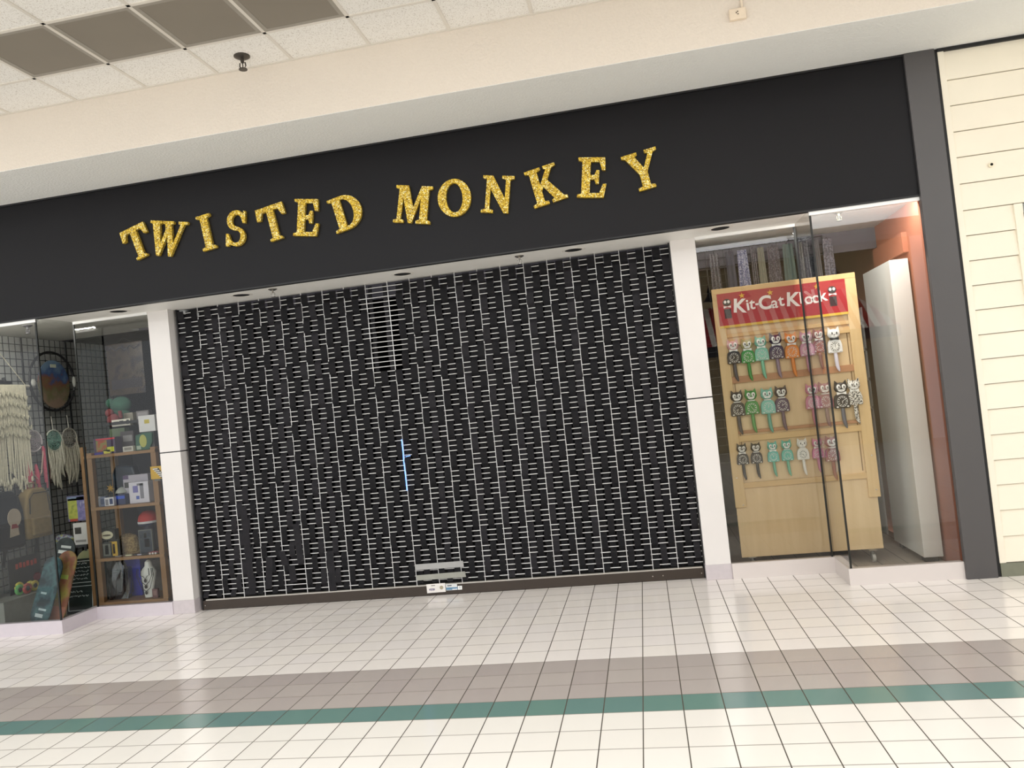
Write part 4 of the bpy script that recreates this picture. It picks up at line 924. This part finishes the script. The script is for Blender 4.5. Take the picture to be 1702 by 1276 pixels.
# cap hanging above the third tier
p = atY(249, 862, .80)
t = thing('snapback_cap', 'red cap with white band and navy brim sitting on a stand', 'cap', (p.x, .78, p.z-.03))
mb = MB(); mb.lathe([(.095, 0), (.098, .03), (.085, .075), (.05, .11), (.006, .12)], 20); obj('crown', mb, M('b5302d', .8), t, smooth=True)
mb = MB(); mb.lathe([(.099, -.004), (.101, .004), (.100, .018)], 20); mb.f = mb.f[:-2]; mb.mi = mb.mi[:-2]; obj('band', mb, M('d8d8d8', .7), t)
mb = MB(); mb.prism([(-.09, 0), (-.07, -.07), (0, -.10), (.07, -.07), (.09, 0)], -.004, .004, Matrix.Rotation(math.pi/2-.2, 4, 'X').inverted()); 
obj('brim', mb, M('242b55', .8), t)
mb = MB(); mb.tube([(0, 0, T3+.002-(p.z-.03)), (0, 0, .0)], .05, 14); obj('stand', mb, M('23263c', .7), t)
# second tier
T2 = 1.055
carton('white lilac boxed set with black lettering block at the back of the shelf', 229, T2, .69, 46, 46, 'b9b3bd', [(.04, .55, .32, .75, INK), (.0, .86, .22, 1.0, '5b4668')], .06)
t = carton('white box with grey goose-necked bird print and blue patch', 233, T2, .60, 36, 35, 'dcd8e2', [(.2, .50, .46, .82, '7c77b5'), (.56, .2, .74, .92, '85838c'), (.42, .82, .74, .92, '85838c'), (.34, .18, .5, .34, '4b62b4')], .08)
carton('small square white tin with blue and black print', 182, T2, .56, 17, 14, 'e2e0e4', [(.1, .1, .42, .8, '8d8b92'), (.55, .2, .9, .85, '2f3a6a')], .05)
carton('pale blue small box beside the post', 157, T2, .57, 12, 16, '77809a', [(.2, .2, .8, .8, '4c5674')], .05)
t, s = item('slim_jar', 'slim frosted jar with grey lid between small tins', 'jar', 167, 842, T2, .58)
mb = MB(); mb.lathe([(.018, 0), (.02, .01), (.02, .075), (.015, .085)], 14); obj('jar', mb, M('8b8e98', .3), t, smooth=True); mb = MB(); mb.lathe([(.017, .085), (.017, .10)], 14); obj('lid', mb, M('b4b4b8', .4), t)
carton('navy blue box next to the small white tin', 201, T2, .60, 18, 17, '222a58', [(.05, .55, .95, .85, '2f56c8')], .06)
t, s = item('mushroom_figurine', 'grey capped mushroom figurine on the shelf', 'figurine', 205, 838, T2, .70)
mb = MB(); mb.lathe([(.03, 0), (.024, .05), (.020, .12)], 14); obj('stem', mb, M('a9a89f', .6), t, smooth=True)
mb = MB(); mb.lathe([(.02, .105), (.062, .108), (.055, .13), (.03, .155), (.004, .165)], 18); obj('cap', mb, M('b9bcb4', .6), t, smooth=True)
t, s = item('maple_leaf_pick', 'yellow leaf ornament on a dark stem', 'ornament', 186, 838, T2, .72)
mb = MB(); lf = [((.045 if i % 2 == 0 else .018)*math.sin(i*math.pi/7), .16+(.045 if i % 2 == 0 else .018)*math.cos(i*math.pi/7)) for i in range(14)]; mb.prism(lf, -.003, .003); obj('leaf', mb, M('c79a2c', .6), t)
mb = MB(); mb.tube([(0, 0, .004), (0, 0, .15)], .004, 6); mb.lathe([(.035, 0), (.035, .006)], 14); obj('stem', mb, M('2a2422', .7), t)
t, s = item('dark_goods_bag', 'large dark blue bag of folded goods filling the shelf', 'bag', 178, 840, T2, .80)
t.location.x = -4.985
mb = MB(); mb.prism([(-.14, 0), (.13, 0), (.14, .22), (.10, .36), (-.09, .38), (-.135, .30)], -.04, .06); obj('bag', mb, abstract_mat(('141c28', '1d2c3c', '10161f', '24384a'), 12), t, bevel=.02)
p = atY(266, 795, .515)
t = thing('yellow_sign_card', 'yellow card sign with white words on a black diagonal band', 'sign card', (p.x, .492, p.z))
s = mpp(p); w_, h_ = 27*s, 21*s
mb = MB(); mb.box(-w_/2, w_/2, 0, .004, 0, h_); obj('card', mb, M('e3b52e', .5), t)
mb = MB(); mb.prism([(-.32*w_, .86*h_), (.06*w_, .86*h_), (.5*w_, .05*h_), (.18*w_, .05*h_)], -.001, .0005); obj('band', mb, M('1d1b18', .5), t)
for i in range(5):
    f = i/4; mb = MB(); mb.box((-.16+.42*f)*w_-.026, (-.16+.42*f)*w_+.026, -.002, -.0008, (.74-.15*i)*h_, (.84-.15*i)*h_); obj('print', mb, M('efe8e0', .5), t)
mb = MB(); mb.box(-.30*w_, .1*w_, .004, .012, -.02, .02); obj('clip', mb, M('77736c', .4), t)
# top tier
T1 = 1.56
t = carton('purple boxed toy set with red top edge and yellow burst', 172, T1, .56, 40, 27, '4a3a55', [(.12, .18, .62, .85, abstract_mat(('5a7a3c', 'b23a30', '7a8a44', 'c05a4a'), 22)), (.12, .88, 1, .97, 'd8404a'), (.6, .12, .94, .42, 'c9cc3a'), (.45, .02, .75, .25, 'd8cf4a'), (0, 0, .4, .12, '3f2f9a')], .10)
carton('small white carton with grey lettering lying at the shelf front', 213, T1, .545, 19, 9, 'c9c5ba', [(.15, .3, .85, .8, '8a857c')], .04)
t, s = item('green_fan_package', 'rounded dark green package with yellow leaf print', 'package', 240, 748, T1, .58, 'packaged goods in the shelf window')
mb = MB(); w_ = 16*s; mb.prism([(-w_, 0), (w_*.55, 0), (w_*.95, w_*.8), (w_, w_*1.75), (0, w_*1.8), (-w_*.9, w_*1.6)], 0, .03); obj('package', mb, M('2f5f48', .4), t, bevel=.006)
mb = MB(); mb.prism(ell(-.05*w_, w_*.95, w_*.42, w_*.66, 18), -.002, .001); obj('leaf_print', mb, M('b3b35a', .5), t)
mb = MB(); mb.box(-w_*.85, -w_*.35, -.002, .001, w_*.1, w_*.5); obj('print', mb, M('a9b8a4', .5), t)
p = atY(245, 716, .62)
t = carton('plain square white box, upper of two at the shelf end', 245, 1.735, .60, 30, 27, 'e6e3e2', [(.36, .5, .66, .74, 'cdb94a')], .05, v=716)
mb = MB(); mb.box(-.06, .06, .005, .045, -(.175-.0), -.0005); obj('riser', mb, M('4a4a4a', .6), t)
carton('dark grey box with pale smudges behind the toy set', 213, T1, .72, 24, 34, '4c4648', [(.2, .5, .9, .8, '8d8a8a')], .08)
carton('murky green box at the back of the top shelf', 163, T1, .80, 28, 40, '56654a', [(.1, .2, .9, .45, '8a9a5c')], .08)
t = carton('long white banner box with black characters on the dark table', 201, BTZ-.05+.0, 1.06, 34, 11, 'd5d0c2', [(.08, .3, .36, .75, '8b877c'), (.42, .25, .64, .8, '2c2a28'), (.8, .2, .94, .85, '2c2a28')], .03, v=702)
for u, wp, hp, c, lab in ((213, 17, 21, '8c8577', 'grey beige framed box on the dark table'), (237, 23, 22, '716c6c', 'dull grey framed box on the dark table')):
    carton(lab, u, BTZ-.05, 1.16, wp, hp, c, [(.1, .1, .9, .88, '8e898a' if c == '716c6c' else '7d7768')], .06, v=690)
t, s = item('plush_toy', 'green and teal plush lump sitting on the dark table', 'plush toy', 200, 690, BTZ-.05, 1.24)
mb = MB(); mb.ball((0, 0, .10), .13, .08, .10); mb.ball((.02, 0, .23), .12, .07, .09); mb.ball((-.09, -.02, .26), .05, .04, .05); obj('body', mb, M('355a4a', .9, var=.25, scale=14), t, smooth=True)
t, s = item('plush_toy', 'dark red plush with curled tail beside the green plush', 'plush toy', 188, 692, BTZ-.05, 1.12)
mb = MB(); mb.ball((0, 0, .07), .07, .05, .07); mb.ball((-.03, -.01, .15), .045, .04, .045); mb.tube([(.05, 0, .04), (.10, -.01, .09), (.09, -.01, .16)], .02, 8); obj('body', mb, M('7a3a3c', .9, var=.2, scale=14), t, smooth=True)
# poster hanging over the back
a = atY(176, 572, 1.46); b = atY(242, 650, 1.46)
t = thing('hanging_poster', 'dim plastic wrapped poster with brown picture above the shelf', 'poster', ((a.x+b.x)/2, 1.46, b.z-.01))
w_, h_ = .44, a.z-b.z
mb = MB(); mb.box(-w_/2, w_/2, 0, .004, 0, h_); obj('sheet', mb, abstract_mat(('221f26', '3f352d', '4a3f36', '33292c', '25242a'), 7, .25), t)
mb = MB(); mb.tube([(-w_*.42+w_*.84*i/12, -.003, h_*.90+.02*math.sin(i*1.7)) for i in range(13)], .007, 4); obj('title_mark', mb, M('5a595f', .5), t)
mb = MB(); mb.prism([(-w_*.42, h_*.12), (w_*.42, h_*.12), (w_*.42, h_*.3), (-w_*.42, h_*.3)], -.002, 0); obj('text_panel', mb, M('2a2228', .5), t)
mb = MB(); mb.tube([(-.1, .002, h_), (0, .002, h_+.06), (.1, .002, h_)], .003, 4); obj('hanging_cord', mb, BLACK, t)
# boxes between the gridwall and the shelf
t = thing('low_back_table', 'dark low table between gridwall and wooden shelf', 'display table', (-5.66, .98, .05))
mb = MB(); mb.box(-.20, .18, -.2, .08, .60, .625); obj('top', mb, M('3a3a3c', .6), t)
for x in (-.19, .14):
    for y in (-.19, .04): mb = MB(); mb.box(x, x+.03, y, y+.03, 0, .60); obj('leg', mb, BLACK, t)
TZ = .675
carton('white boxed kit with black lettering beside the wooden post', 138, TZ, .78, 30, 36, 'd2cfca', [(.1, .5, .5, .8, INK), (.1, .12, .75, .22, '8f8c88')], .08, v=915)
t = carton('colourful board game box with green fields standing on the white kit', 131, TZ+.238, .79, 36, 42, '6a6a8a', [(.04, .1, .52, .9, abstract_mat(('8a9a3f', 'b3b457', '5f7a3a'), 14)), (.52, .05, .96, .95, abstract_mat(('55487e', '9089b5', '6f6a9a', 'b8b6c8'), 14)), (.1, 0, .5, .1, 'a8473a'), (.05, .82, .9, .95, '7f93ab')], .05, v=880)
t, s = item('clear_pouch', 'clear pouch of blue and yellow trinkets on the low table', 'pouch', 108, 918, TZ, .84)
mb = MB(); mb.ball((0, 0, .055), .12, .05, .06); 
obj('trinkets', mb, abstract_mat(('3f5a7c', 'b3a94a', '8ba0b5', '6f4a55', '5a7aa0'), 24), t, smooth=True)
# ================================================================== LIGHT
w = bpy.data.worlds.new('mall_ambient'); SC.world = w; w.use_nodes = True
bg = w.node_tree.nodes['Background']; bg.inputs[0].default_value = (.94, .97, 1, 1); bg.inputs[1].default_value = 1.4
def area(x, y, z, sx, sy, e, c=(.93, .965, 1), rot=(0, 0, 0)):
    l = bpy.data.lights.new('hall_or_fill_light', 'AREA'); l.shape = 'RECTANGLE'; l.size = sx; l.size_y = sy; l.energy = e; l.color = c
    o = bpy.data.objects.new('hall_or_fill_light', l); COL.objects.link(o); o.location = (x, y, z); o.rotation_euler = rot; return o
for y, e in ((-3.2, 130), (-5.6, 160), (-7.9, 520)): area(-1, y, CZ-.03, 18, 2.2, e, (.93, .965, 1))
SC.view_settings.view_transform = 'Standard'; SC.view_settings.look = 'None'
SC.view_settings.exposure = 0.10

# narrow fill lights added out of sight behind the display window heads
for x, y, ln, e in ((1.96, .065, .70, 9), (1.14, .492, .72, 4), (-5.65, .065, .85, 5), (-4.75, .492, .70, 3)):
    area(x, y, 2.856, ln, .025, e, (1, .97, .92), (math.radians(28), 0, 0))
